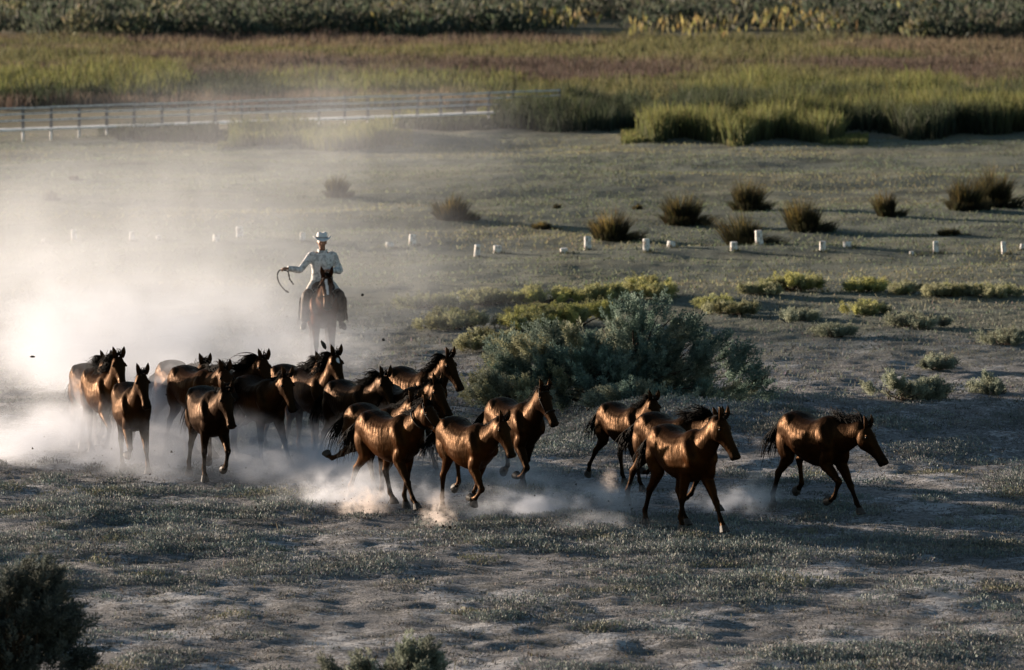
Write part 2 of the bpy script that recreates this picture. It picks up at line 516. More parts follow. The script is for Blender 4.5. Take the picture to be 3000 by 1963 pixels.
# ------------------------------------------------------------------ foreground scrub (uncountable)
def scrub():
    parts = []
    # clumps of grey green saltbush
    rng = np.random.default_rng(5)
    cx, cy_ = in_view(4600, 64, 106, 1.5, rng)
    dens = fbm(cx * 0.45, cy_ * 0.40, 40, 3)
    near_k = 1 - smooth(70, 100, cy_) * 0.35
    keep = rng.uniform(0, 1, len(cx)) < smooth(0.46, 0.64, dens) * near_k * 0.75 + 0.05
    herd = (cy_ > 88) & (cy_ < 100) & (cx < -1)
    keep &= ~(herd & (rng.uniform(0, 1, len(cx)) < 0.6))
    cx, cy_ = cx[keep], cy_[keep]
    kinds = np.array([(0.175, 0.182, 0.168), (0.13, 0.135, 0.125), (0.145, 0.138, 0.122), (0.125, 0.150, 0.140), (0.22, 0.22, 0.205), (0.17, 0.16, 0.11)])
    for x, y in zip(cx, cy_):
        big = rng.uniform() < 0.22
        rx = rng.uniform(0.25, 0.75) * (1.6 if big else 0.75)
        ry = rng.uniform(0.25, 0.55) * (1.2 if big else 0.85)
        h = rng.uniform(0.05, 0.12) * (1.5 if big else 1.0)
        n = int(300 * rx * ry / 0.16) + 40
        n = min(n, 900)
        a = rng.uniform(0, 2 * math.pi, n); q = np.sqrt(rng.uniform(0, 1, n))
        wob = 1 + 0.35 * np.sin(a * 3 + rng.uniform(0, 6)) + 0.2 * np.sin(a * 5 + rng.uniform(0, 6))
        px = x + np.cos(a) * q * rx * wob; py = y + np.sin(a) * q * ry * wob
        lump = fbm(px * 7, py * 7, 77, 2)
        hz = h * (1 - 0.75 * q ** 2) * (0.35 + 1.2 * lump) * rng.uniform(0.15, 1, n)
        P = np.stack([px, py, ground_z(px, py) + hz - 0.01], 1)
        D = np.stack([np.cos(a) * 0.5 * q, np.sin(a) * 0.5 * q, np.full(n, 0.9)], 1) + rng.normal(size=(n, 3)) * 0.4
        base = kinds[rng.choice(6, p=[0.3, 0.24, 0.2, 0.1, 0.1, 0.06])]
        parts.append(leaves(P, D, rng.uniform(0.025, 0.065, n), rng.uniform(0.010, 0.022, n), vary(base * np.array([1.2, 1.24, 1.27]), n, 0.2, rng)))
    # small withered mats between the clumps
    mx, my = in_view(3600, 64, 108, 1.5, rng)
    for x, y in zip(mx, my):
        n = int(rng.integers(14, 46)); r = rng.uniform(0.05, 0.24)
        a = rng.uniform(0, 2 * math.pi, n); q = np.sqrt(rng.uniform(0, 1, n)) * r
        px = x + np.cos(a) * q * 1.5; py = y + np.sin(a) * q * 1.2
        P = np.stack([px, py, ground_z(px, py) - 0.008], 1)
        D = np.stack([np.cos(a) * 0.8, np.sin(a) * 0.8, rng.uniform(0.2, 1.0, n)], 1) + rng.normal(size=(n, 3)) * 0.35
        base = np.array([(0.11, 0.105, 0.095), (0.085, 0.082, 0.075), (0.15, 0.145, 0.13), (0.10, 0.112, 0.10)][rng.integers(0, 4)])
        parts.append(leaves(P, D, rng.uniform(0.02, 0.07, n), rng.uniform(0.008, 0.02, n), vary(base, n, 0.25, rng)))
    V, F4, F3, T = merge(parts)
    o = link('ground_cover', mesh_np('ground_cover', V, F4, F3, T), M_SCRUB)
    tag(o, 'low grey green saltbush mats scattered over the bare foreground', 'ground cover', kind='stuff')
    # thin dead stalks and litter between
    n = 26000
    x, y = in_view(n, 64, 118, 1.5, rng)
    k = fbm(x * 0.5, y * 0.5, 60, 3)
    s = k > 0.44
    x, y = x[s], y[s]; n = len(x)
    P = np.stack([x, y, ground_z(x, y) - 0.005], 1)
    H = rng.uniform(0.02, 0.07, n) * (1 + (rng.uniform(0, 1, n) > 0.985) * 2.2)
    base = np.where(rng.uniform(0, 1, (n, 1)) < 0.5, np.array([[0.12, 0.105, 0.08]]), np.array([[0.075, 0.07, 0.055]]))
    V, F4, F3, T = blades(P, H, np.full(n, 0.014), rng.uniform(0, 6.28, n), rng.uniform(0.2, 1.2, n), rng.uniform(0, 0.5, n), vary(base, n, 0.25, rng), '', None)
    o = link('dead_stalks', mesh_np('dead_stalks', V, F4, F3, T), M_DRY)
    tag(o, 'short dead stalks and litter strewn over the grey soil', 'dry grass', kind='stuff')
scrub()

# ------------------------------------------------------------------ turf of the middle ground
def turf():
    rng = np.random.default_rng(6)
    n = 90000
    x, y = in_view(n, 106, 205, 2, rng)
    k = fbm(x * 0.35, y * 0.5, 81, 3)
    s = (k > 0.40) | (rng.uniform(0, 1, n) < 0.3)
    x, y, k = x[s], y[s], k[s]; n = len(x)
    P = np.stack([x, y, ground_z(x, y) - 0.01], 1)
    g = smooth(112, 140, y)[:, None]
    och = smooth(0.48, 0.62, fbm(x * 0.12, y * 0.12, 90, 2))[:, None]
    base = (1 - g) * np.array([[0.15, 0.155, 0.14]]) + g * ((1 - och) * np.array([[0.135, 0.155, 0.105]]) + och * np.array([[0.20, 0.195, 0.12]]))
    H = rng.uniform(0.03, 0.08, n) * (0.7 + k)
    V, F4, F3, T = blades(P, H, rng.uniform(0.02, 0.045, n), rng.uniform(0, 6.28, n), rng.uniform(0.1, 0.8, n), rng.uniform(0, 0.4, n), vary(base, n, 0.22, rng), '', None)
    o = link('turf_grass', mesh_np('turf_grass', V, F4, F3, T), M_DRY)
    tag(o, 'short grazed yellow green grass of the middle meadow', 'grass', kind='stuff')
turf()

# ------------------------------------------------------------------ reed beds and far meadow
def reeds():
    rng = np.random.default_rng(8)
    def field(n, x0, x1, r0, r1, h, w, fn, lean=0.15, hv=0.3):
        """blades over a patch given by photograph columns and ground rows"""
        y0, y1 = gp(0, r1).y, gp(0, r0).y
        y = np.sqrt(rng.uniform(y0 ** 2, y1 ** 2, n))
        u = rng.uniform(x0, x1, n)
        y = y * (1 + (fbm(u * 0.007, u * 0 + r0, 44, 3) - 0.35) * 0.05)
        x = (u - PW / 2) / FPX * y * 1.003
        P = np.stack([x, y, ground_z(x, y) - 0.02], 1)
        clump = 0.6 + 0.8 * fbm(x * 0.5, y * 0.25, 31, 3)
        EW = min(160, (x1 - x0) * 0.25)
        e0 = 1.0 if x0 <= -50 else smooth(x0, x0 + EW, u)
        e1 = 1.0 if x1 >= 3050 else 1 - smooth(x1 - EW, x1, u)
        fy = (y - y0) / (y1 - y0)
        keep = e0 * e1 * (0.35 + 1.3 * np.minimum(fy, 1 - fy)) > 0.75 * fbm(x * 0.6, y * 0.22, 36, 3) + rng.uniform(-.12, .12, n) - 0.1
        H = h * clump * (0.75 + 0.45 * fbm(x * 1.6, y * 0.5, 37, 2)) * (1 + rng.normal(size=n) * hv * 0.5)
        H = np.where(keep, H, H * 0.22)
        H = np.clip(H, 0.08, 3)
        base, tip = fn(x, y, u, n)
        return blades(P, H, np.full(n, w) * rng.uniform(0.6, 1.4, n), rng.uniform(0, 6.28, n), rng.uniform(0, lean, n) * 2, rng.uniform(0, 0.3, n), base, '', None, tip)
    GREEN = np.array([[0.050, 0.060, 0.034]]); DARK = np.array([[0.032, 0.040, 0.030]])
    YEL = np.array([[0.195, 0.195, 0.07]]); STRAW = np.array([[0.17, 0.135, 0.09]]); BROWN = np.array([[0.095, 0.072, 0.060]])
    def pick(a, b, m): return a * (1 - m[:, None]) + b * m[:, None]
    def c_reed(x, y, u, n):  # shaded feet and lit tops put into the blade colour
        m = smooth(0.40, 0.60, fbm(x * 0.22, y * 0.10, 51, 3))
        base = vary(pick(DARK, GREEN, m), n, 0.2, rng)
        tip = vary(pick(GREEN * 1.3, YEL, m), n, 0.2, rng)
        return base, tip
    def c_dark(x, y, u, n):
        return vary(np.repeat(DARK, n, 0), n, 0.25, rng), vary(np.repeat(GREEN, n, 0), n, 0.25, rng)
    def c_yel(x, y, u, n):  # straw plumes, plus lit tops over shaded feet painted into the blades
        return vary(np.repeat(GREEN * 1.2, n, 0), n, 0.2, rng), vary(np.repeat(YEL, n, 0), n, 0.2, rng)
    def c_field(x, y, u, n):
        m = smooth(0.42, 0.58, fbm(x * 0.06 + 3, y * 0.055, 61, 3))
        g = smooth(0.50, 0.62, fbm(x * 0.09, y * 0.07 + 9, 71, 3))
        base = pick(pick(BROWN, STRAW, m * 0.6), GREEN * 1.1, g * 0.8)
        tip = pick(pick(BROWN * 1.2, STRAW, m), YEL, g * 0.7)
        return vary(base, n, 0.18, rng), vary(tip, n, 0.18, rng)
    def put(name, label, cat, parts):
        V, F4, F3, T = merge(parts)
        o = link(name, mesh_np(name, V, F4, F3, T), M_DRY)
        tag(o, label, cat, kind='stuff')
    put('reed_bed', 'tall yellow green reeds along the far edge of the pasture', 'reeds', [
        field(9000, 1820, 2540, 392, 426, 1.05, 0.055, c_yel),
        field(7000, 2570, 3080, 360, 404, 1.1, 0.055, c_reed),
        field(9000, 1400, 2000, 325, 392, 0.85, 0.05, c_reed),
        field(18000, 1900, 3080, 318, 392, 1.1, 0.05, c_reed),
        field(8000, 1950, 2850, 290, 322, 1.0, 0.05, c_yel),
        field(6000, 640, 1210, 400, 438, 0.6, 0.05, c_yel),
        field(4500, 290, 660, 390, 412, 0.4, 0.05, c_dark),
        field(3500, 1150, 1420, 352, 392, 0.45, 0.05, c_reed),
    ])
    put('dry_meadow', 'russet and straw coloured tall grass behind the railing', 'dry grass', [
        field(48000, -60, 3080, 205, 330, 0.5, 0.045, c_field),
        field(36000, -60, 3080, 120, 210, 0.55, 0.055, c_field),
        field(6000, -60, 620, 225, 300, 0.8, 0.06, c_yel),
        field(6000, -60, 900, 262, 312, 0.7, 0.06, c_dark),
        field(5000, 700, 1600, 240, 290, 0.7, 0.06, c_reed),
    ])
reeds()

def far_shrubs():
    rng = np.random.default_rng(12)
    parts = []
    DK = np.array([(0.055, 0.066, 0.048), (0.07, 0.082, 0.060), (0.10, 0.102, 0.072), (0.15, 0.145, 0.085)])
    for k in range(620):
        u = rng.uniform(-80, 3080)
        t = u / 3000
        lo, hi = 40, 92 + 50 * fbm(np.array([u * 0.004]), np.array([3.0]), 98, 3)[0] + 45 * smooth(0.55, 1.0, np.array(t))
        r = rng.uniform(lo, hi)
        if fbm(np.array([u * 0.0022]), np.array([r * 0.028]), 99, 2)[0] < 0.36: continue
        p = gp(u, r)
        h = rng.uniform(0.7, 1.7); w = rng.uniform(0.8, 2.2)
        n = 130
        a = rng.uniform(0, 6.28, n); q = np.sqrt(rng.uniform(0, 1, n)); z = rng.uniform(0, 1, n)
        pr = np.sqrt(np.clip(1 - z * z * 0.85, 0, 1))
        P = np.stack([p.x + np.cos(a) * q * w * pr, p.y + np.sin(a) * q * w * pr, z * h], 1)
        D = np.stack([np.cos(a) * 0.5, np.sin(a) * 0.5, np.full(n, 1.0)], 1) + rng.normal(size=(n, 3)) * 0.35
        c = DK[rng.choice(4, p=[0.4, 0.32, 0.2, 0.08])]
        parts.append(leaves(P, D, rng.uniform(0.25, 0.6, n), rng.uniform(0.10, 0.22, n), vary(c, n, 0.22, rng)))
    # yellow flowering stems through the belt
    n = 3500
    u = rng.uniform(1100, 3080, n); r = rng.uniform(55, 150, n)
    s = fbm(u * 0.003, r * 0.03, 17, 3) > 0.55
    u, r = u[s], r[s]; n = len(u)
    P = np.array([tuple(gp(a, b)) for a, b in zip(u, r)])
    P[:, 2] += rng.uniform(0.3, 1.1, n)
    D = np.stack([np.zeros(n), np.zeros(n), np.ones(n)], 1) + rng.normal(size=(n, 3)) * 0.25
    parts.append(leaves(P, D, rng.uniform(0.3, 0.7, n), rng.uniform(0.10, 0.2, n), vary((0.20, 0.17, 0.07), n, 0.25, rng)))
    V, F4, F3, T = merge(parts)
    o = link('shrubbery', mesh_np('shrubbery', V, F4, F3, T), M_LEAF)
    tag(o, 'dark belt of far shrubs along the top of the marsh', 'shrubbery', kind='stuff')
far_shrubs()

# ------------------------------------------------------------------ boardwalk with railing
M_POST = simple('weathered_post', (0.16, 0.15, 0.145), 0.9, 0.1, 12, 0.4)
M_RAIL = simple('weathered_rail', (0.55, 0.55, 0.56), 0.85, 0.15, 8, 0.3)
M_DECK = simple('bleached_board', (0.74, 0.74, 0.75), 0.85, 0.15, 6, 0.25)

def boardwalk():
    posts_px = [-14, 68, 150, 232, 313, 393, 475, 553, 631, 708, 781, 858, 934, 1010, 1078, 1152, 1222, 1292, 1360, 1431, 1502, 1571, 1640]
    def base(u):
        v = np.interp(u, [-14, 68, 1222, 1571, 1900], [411, 408, 367, 352, 338])
        return gp(u, v)
    pts = [base(u) for u in posts_px]
    root = empty('boardwalk', pts[1])
    o0 = Vector(pts[1])
    DH, RH = 0.38, 0.74
    def bar(name, a, b, w, h, mat, par):
        a = a - o0; b = b - o0
        d = b - a; L = d.length
        mb = MB()
        n = 3
        rr = []
        rot = d.to_track_quat('X', 'Z').to_matrix()
        for k in range(n + 1):
            c = Vector((L * k / n, 0, random.uniform(-0.006, 0.006) if 0 < k < n else 0))
            rr.append([a + rot @ (c + Vector((0, y, z))) for y, z in ((-w / 2, -h / 2), (w / 2, -h / 2), (w / 2, h / 2), (-w / 2, h / 2))])
        mb.rings(rr)
        return link(name, mb.mesh(name, False), mat, par)
    for i, p in enumerate(pts):
        tall = RH + DH + random.uniform(0.0, 0.06)
        mb = MB()
        q = p - o0
        lean = random.uniform(-0.015, 0.015)
        mb.rings([[q + Vector((x + lean * k, y, z)) for x, y in ((-.055, -.055), (.055, -.055), (.055, .055), (-.055, .055))] for k, z in ((0, -0.1), (0.5, tall * 0.5), (1, tall - 0.02))] +
                 [[q + Vector((x + lean, y, tall)) for x, y in ((-.035, -.035), (.035, -.035), (.035, .035), (-.035, .035))]])
        link('post', mb.mesh('post', False), M_POST, root)
        # squat leg of the deck on the near side
        s = MB(); qq = q + Vector((0.02, -0.35, 0))
        s.tube([qq + Vector((0, 0, -0.1)), qq + Vector((0, 0, DH - 0.07))], [0.04, 0.04], 8)
        link('support', s.mesh('support'), M_DECK, root)
        if i + 1 < len(pts):
            b = pts[i + 1]
            off = Vector((0.0, -0.075, 0))
            for k, z in enumerate((RH - 0.03, RH * 0.68, RH * 0.38)):
                e = random.uniform(-0.012, 0.012)
                bar('rail', p + off + Vector((0, 0, DH + z + e)), b + off + Vector((-0.006, 0, DH + z + random.uniform(-0.012, 0.012))), 0.035, 0.06, M_RAIL, root)
            for k in range(4):
                yo = -0.36 + 0.24 * k
                bar('deck_board', p + Vector((0, yo, DH - 0.03)), b + Vector((-0.008, yo, DH - 0.03)), 0.22, 0.055, M_DECK, root)
    tag(root, 'weathered grey boardwalk with post and rail fence crossing the marsh edge', 'boardwalk')
boardwalk()

# ------------------------------------------------------------------ white marker posts
def marker_material():
    t = NT('whitewash')
    o = t.obj()
    n1 = t.noise(o, 9, 4); n2 = t.noise(o, 28, 3)
    col = t.mix(t.range(n1, 0.48, 0.64), (0.74, 0.72, 0.69), (0.34, 0.28, 0.24))
    col = t.mix(t.range(n2, 0.55, 0.68), col, (0.22, 0.18, 0.15))
    return t.bsdf(col, 0.85, 0.2, t.bump(n2, 0.5, 0.01))
M_WHITE = marker_material()

MARKERS = [  # column, ground row, height, width, label
    (127, 711, 14, 9, 'tiny whitewashed stump deepest in the dust near the picture\'s left edge'),
    (218, 703, 34, 16, 'tall whitewashed post veiled by dust, leftmost of the tall ones'),
    (387, 711, 28, 16, 'whitewashed post in thin dust beside a squat stump on its right'),
    (465, 709, 15, 16, 'squat whitewashed stump in thin dust, third gap left of the rider'),
    (634, 721, 21, 21, 'squat whitewashed stump below and left of a tall post in the dust'),
    (702, 711, 34, 21, 'tall whitewashed post in dust, second marker left of the rider\'s hat'),
    (887, 719, 27, 18, 'whitewashed post just left of the rider\'s white hat'),
    (1142, 721, 17, 24, 'low wide whitewashed stump, first marker right of the rider'),
    (1208, 717, 31, 22, 'tall whitewashed post right of the rider at the edge of the dust'),
    (1397, 740, 36, 17, 'narrow bright whitewashed post standing left of a cube shaped stump'),
    (1457, 731, 22, 23, 'cube shaped bright whitewashed stump beside a narrow post'),
    (1652, 733, 15, 23, 'low whitewashed stump on a dark tuft, left of a reddish post'),
    (1722, 726, 40, 22, 'tall post with worn reddish whitewash in front of a rush tussock'),
    (1894, 739, 38, 20, 'slightly leaning tall whitewashed post with dark grass at its foot'),
    (1966, 730, 20, 24, 'squat whitewashed stump right of a leaning tall post'),
    (2150, 738, 25, 22, 'short whitewashed stump at the foot of a broad tussock'),
    (2225, 724, 43, 22, 'tallest whitewashed post, in front of a broad rush tussock'),
    (2410, 738, 28, 19, 'medium whitewashed post left of a wide stained stump'),
    (2482, 730, 18, 26, 'wide whitewashed stump with a dark stain'),
    (2671, 742, 11, 13, 'tiny pale stump almost sunk in the grass'),
    (2742, 739, 36, 16, 'thin tall whitewashed post, second tall one from the right edge'),
    (2942, 742, 36, 14, 'thin tall post with dark stained side near the right edge'),
    (2995, 734, 17, 16, 'whitewashed stump cut by the right edge of the picture'),
]
for i, (u, v, h, w, label) in enumerate(MARKERS):
    p = gp(u, v); s = ppm(v)
    hh, ww = h / s, w / s
    zg = gz(p.x, p.y)
    mb = MB(); rr = []
    n = 12; ph = random.uniform(0, 1)
    for k, (z, q) in enumerate(((-0.06, 1.06), (0.0, 1.05), (0.35, 1.0), (0.7, 0.99), (0.93, 0.97), (1.0, 0.86))):
        ring = []
        for j in range(n):
            a = 2 * math.pi * j / n + ph
            sq = 1 / max(abs(math.cos(a - ph)), abs(math.sin(a - ph))) ** 0.35
            ring.append(Vector((math.cos(a) * ww / 2 * q * sq + random.uniform(-.004, .004), math.sin(a) * ww / 2 * q * sq, z * hh if z >= 0 else z)))
        rr.append(ring)
    mb.rings(rr)
    me = mb.mesh('marker_post', False)
    o = link('marker_post', me, M_WHITE, None, (p.x, p.y, zg))
    o.rotation_euler = (random.uniform(-.08, .08), random.uniform(-.09, .09) + (0.07 if i == 13 else 0), random.uniform(0, 3))
    tag(o, label, 'post', 'whitewashed marker posts across the pasture')

def post_grass():
    rng = np.random.default_rng(77)
    parts = []
    for u, v, h, w, _ in MARKERS:
        p = gp(u, v); n = int(rng.integers(25, 70))
        px = p.x + rng.normal(size=n) * 0.14 + 0.05; py = p.y - np.abs(rng.normal(size=n)) * 0.18
        P = np.stack([px, py, ground_z(px, py) - 0.01], 1)
        parts.append(blades(P, rng.uniform(0.04, 0.11, n), np.full(n, 0.022), rng.uniform(0, 6.28, n), rng.uniform(0.1, 0.7, n), rng.uniform(0, 0.4, n), vary((0.075, 0.078, 0.045), n, 0.25, rng), '', None))
    V, F4, F3, T = merge(parts)
    tag(link('grass_tufts', mesh_np('grass_tufts', V, F4, F3, T), M_DRY), 'dark grass growing round the feet of the white posts', 'grass', kind='stuff')
post_grass()

# ------------------------------------------------------------------ rush tussocks
TUSSOCKS = [  # column, ground row, width px, height px, label
    (980, 583, 75, 55, 'pale brown tussock hazed by dust above the rider'),
    (1318, 645, 120, 60, 'grey brown rush tussock at the dust edge, first to the right of the rider'),
    (1790, 702, 135, 72, 'rush tussock with yellow crest right behind the reddish post'),
    (1990, 652, 135, 80, 'dark rush tussock left of the highest standing tussock'),
    (2180, 613, 110, 78, 'dark rush tussock with yellow tuft, farthest back of the middle ones'),
    (2190, 712, 150, 78, 'broad rush tussock behind the tallest white post'),
    (2358, 673, 125, 82, 'dark spiky tussock with yellow tuft and a shadow trailing right'),
    (2600, 644, 75, 60, 'small upright dark tussock standing alone'),
    (2815, 624, 120, 75, 'front half of the darkest double tussock near the right edge'),
    (2905, 612, 130, 98, 'rear taller half of the darkest double tussock near the right edge'),
    (145, 592, 42, 26, 'small dark tuft by the left edge above the dust'),
    (218, 528, 34, 12, 'flat dark tuft in the upper left of the pasture'),
    (1588, 663, 70, 20, 'low rounded green hummock left of the yellow crested tussock'),
    (1630, 613, 24, 14, 'tiny dark tuft in the pasture above a low hummock'),
    (1865, 616, 30, 14, 'tiny yellowish tuft left of the dark tussocks'),
    (2780, 690, 90, 18, 'long low dark tuft under the double tussock'),
]
def tussock(u, v, wpx, hpx, label, seed):
    rng = np.random.default_rng(seed)
    p = gp(u, v); s = ppm(v)
    W, H = wpx / s / 2 * 1.2, hpx / s * 1.3
    n = int(260 + 900 * W)
    a = rng.uniform(0, 6.28, n); q = np.sqrt(rng.uniform(0, 1, n))
    bx, by = np.cos(a) * q * W * 0.5, np.sin(a) * q * W * 0.5
    P = np.stack([bx, by, np.zeros(n) - 0.02], 1)
    hh = H * rng.uniform(0.55, 1.12, n) * (1.05 - 0.35 * q)
    lean = q * rng.uniform(0.2, 0.75, n) * min(1.3, W / H)
    wa, wk = rng.uniform(0, 6.28), rng.uniform(0.0, 0.9)
    bx2 = 1 + 0.55 * np.cos(a - wa); hh = hh * (1 - 0.22 * wk * np.cos(a - wa + 2)) * (0.8 + 0.5 * vnoise(a * 1.4 + seed, q * 2.5, 3))
    lean = lean * (1 + wk * np.cos(a - wa)); P[:, 0] *= bx2 ** 0.5; P[:, 1] *= bx2 ** 0.5
    base = vary((0.030, 0.030, 0.018), n, 0.25, rng)
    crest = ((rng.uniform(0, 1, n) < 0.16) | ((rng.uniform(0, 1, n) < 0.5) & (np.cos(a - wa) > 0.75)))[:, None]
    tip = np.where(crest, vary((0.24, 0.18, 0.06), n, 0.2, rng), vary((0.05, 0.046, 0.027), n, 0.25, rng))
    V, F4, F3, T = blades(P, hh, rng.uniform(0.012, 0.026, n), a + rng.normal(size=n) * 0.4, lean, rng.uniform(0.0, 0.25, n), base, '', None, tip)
    # matted low skirt
    m = int(n * 0.8)
    a2 = rng.uniform(0, 6.28, m); q2 = rng.uniform(0.4, 1.0, m) * (1 + 0.5 * np.cos(a2 - 5.9))
    P2 = np.stack([np.cos(a2) * q2 * W * 0.8, np.sin(a2) * q2 * W * 0.8, np.full(m, -0.02)], 1)
    s2 = blades(P2, H * rng.uniform(0.12, 0.4, m), np.full(m, 0.025), a2, rng.uniform(0.3, 1.0, m), rng.uniform(0.1, 0.5, m), vary((0.05, 0.047, 0.026), m, 0.25, rng), '', None)
    V, F4, F3, T = merge([(V, F4, F3, T), s2])
    o = link('rush_tussock', mesh_np('rush_tussock', V, F4, F3, T), M_DRY, None, (p.x, p.y, gz(p.x, p.y)))
    tag(o, label, 'tussock', 'rush tussocks in the pasture')
for i, t_ in enumerate(TUSSOCKS): tussock(*t_, seed=200 + i)

# ------------------------------------------------------------------ shrubs
TAM = [(0.20, 0.225, 0.175), (0.26, 0.275, 0.20), (0.135, 0.19, 0.155), (0.165, 0.21, 0.17), (0.29, 0.29, 0.18)]
YELS = [(0.32, 0.32, 0.11), (0.36, 0.35, 0.13), (0.25, 0.26, 0.13), (0.30, 0.29, 0.14)]
p = gp(1815, 1205)
feathery_shrub('tamarisk_bush', (p.x, p.y, 0.0), (2.62, 1.6, 1.88), 2600, 80, TAM, 'big feathery grey green tamarisk bush behind the running herd', 'bush', seed=31, lobes=34, spray=0.42, low='mixed')
p = gp(1530, 1215)
feathery_shrub('tamarisk_bush', (p.x, p.y - 0.3, 0.0), (0.95, 0.9, 1.05), 420, 80, TAM[:2] + [TAM[4]], 'lower left shoulder of tamarisk, paler and greyer, beside the big bush', 'bush', seed=32, lobes=9, spray=0.36)
p = gp(1900, 1235)
feathery_shrub('tamarisk_bush', (p.x, p.y - 0.5, 0.05), (1.3, 0.5, 0.62), 380, 70, TAM[:3], 'low pale sprays of tamarisk skirting the big bush towards the horses', 'bush', seed=33, lobes=9, spray=0.34)
p = gp(2640, 1185)
feathery_shrub('tamarisk_bush', (p.x, p.y + 1.2, -0.2), (0.85, 0.6, 0.62), 220, 60, TAM[:2], 'small grey feathery bush in the ditch above the rightmost horse', 'bush', seed=34, lobes=7, spray=0.3)
p = gp(2930, 1180)
feathery_shrub('tamarisk_bush', (p.x, p.y + 1.5, -0.2), (0.6, 0.5, 0.4), 120, 60, TAM[:2], 'low grey bush behind the bank at the right edge', 'bush', seed=35, lobes=6, spray=0.28)

YB = [  # column, base row, width px, height px, label
    (1900, 868, 190, 60, 'bright yellow green shrub crowning the rise behind the tamarisk'),
    (1760, 880, 170, 50, 'yellow green shrub left of the bright one behind the tamarisk'),
    (1590, 880, 180, 42, 'low yellow green shrub on the rise, above the tamarisk\'s left shoulder'),
    (1420, 885, 170, 40, 'low olive shrub on the rise nearing the dust'),
    (1260, 895, 170, 40, 'pale olive shrub half lost in the dust'),
    (1330, 960, 220, 62, 'broad olive shrub left of the tamarisk, dimmed by dust'),
    (1530, 955, 240, 80, 'wide yellow olive shrub directly behind the tamarisk\'s left side'),
    (1680, 950, 220, 90, 'tall yellow olive shrub rising behind the tamarisk crown'),
    (1460, 1030, 200, 70, 'grey olive shrub at the left foot of the rise'),
    (2330, 850, 150, 55, 'yellow shrub alone in the open, left of the pair'),
    (2240, 865, 90, 36, 'small ochre shrub beside the lone yellow shrub'),
    (2540, 848, 100, 42, 'small bright yellow shrub right of the lone one'),
    (2650, 860, 90, 32, 'low ochre tuft of shrub with dark foot'),
    (2760, 865, 150, 36, 'low olive shrub in the open towards the right edge'),
    (2900, 870, 150, 34, 'dim low olive shrub nearest the right edge on the rise'),
    (2530, 915, 90, 38, 'small yellow shrub below the bright yellow one'),
    (2150, 918, 110, 36, 'small pale shrub right of the tamarisk top'),
    (2090, 900, 90, 36, 'small yellowish shrub just right of the crowning bright one'),
    (2680, 958, 130, 34, 'flat pale green shrub in the grey field at right'),
    (2330, 935, 90, 24, 'flat grey green tuft below the lone yellow shrub'),
    (2950, 1010, 120, 50, 'grey sprawling shrub at the right edge'),
    (2740, 1085, 80, 50, 'thin sparse grey shrub above the ditch bush'),
    (2440, 985, 80, 24, 'flat sparse weed in the grey field above the rightmost horse'),
]
for i, (u, v, w, h, label) in enumerate(YB):
    p = gp(u, v); s = ppm(v)
    cols = YELS if (i in (0, 1, 2, 6, 7, 9, 11, 15, 17)) else ([YELS[2], TAM[4], (0.17, 0.165, 0.085)] if i < 18 else [TAM[0], TAM[1], (0.15, 0.145, 0.11)])
    dens = w * h / 9000
    feathery_shrub('meadow_shrub', (p.x, p.y, gz(p.x, p.y)), (w / s / 2 * 1.3, w / s / 2 * 1.7, h / s * (1.0 if i < 10 else 0.55)), int(220 + 380 * dens), 34, cols, label, 'shrub', 'low shrubs on the rise', seed=300 + i, leafL=0.055, leafW=0.013, spray=0.22, lobes=10, low=True)

DARKT = [(0.085, 0.095, 0.082), (0.11, 0.118, 0.10), (0.075, 0.088, 0.08)]  # tamarisk tones darkened: the corner's shade is put into the leaf colour
p = gp(60, 2010)
feathery_shrub('tamarisk_bush', (p.x - 0.15, p.y, 0), (0.84, 0.7, 1.42), 900, 80, DARKT, 'dark blurred tamarisk in the lower left corner', 'bush', seed=51, lobes=20, spray=0.42, low='mixed')
p = gp(1130, 2070)
feathery_shrub('tamarisk_bush', (p.x, p.y, 0), (0.62, 0.5, 0.66), 380, 70, [TAM[0], (0.12, 0.13, 0.105)], 'small blurred bush at the bottom edge below the herd', 'bush', seed=52, lobes=14, spray=0.32, low='mixed')

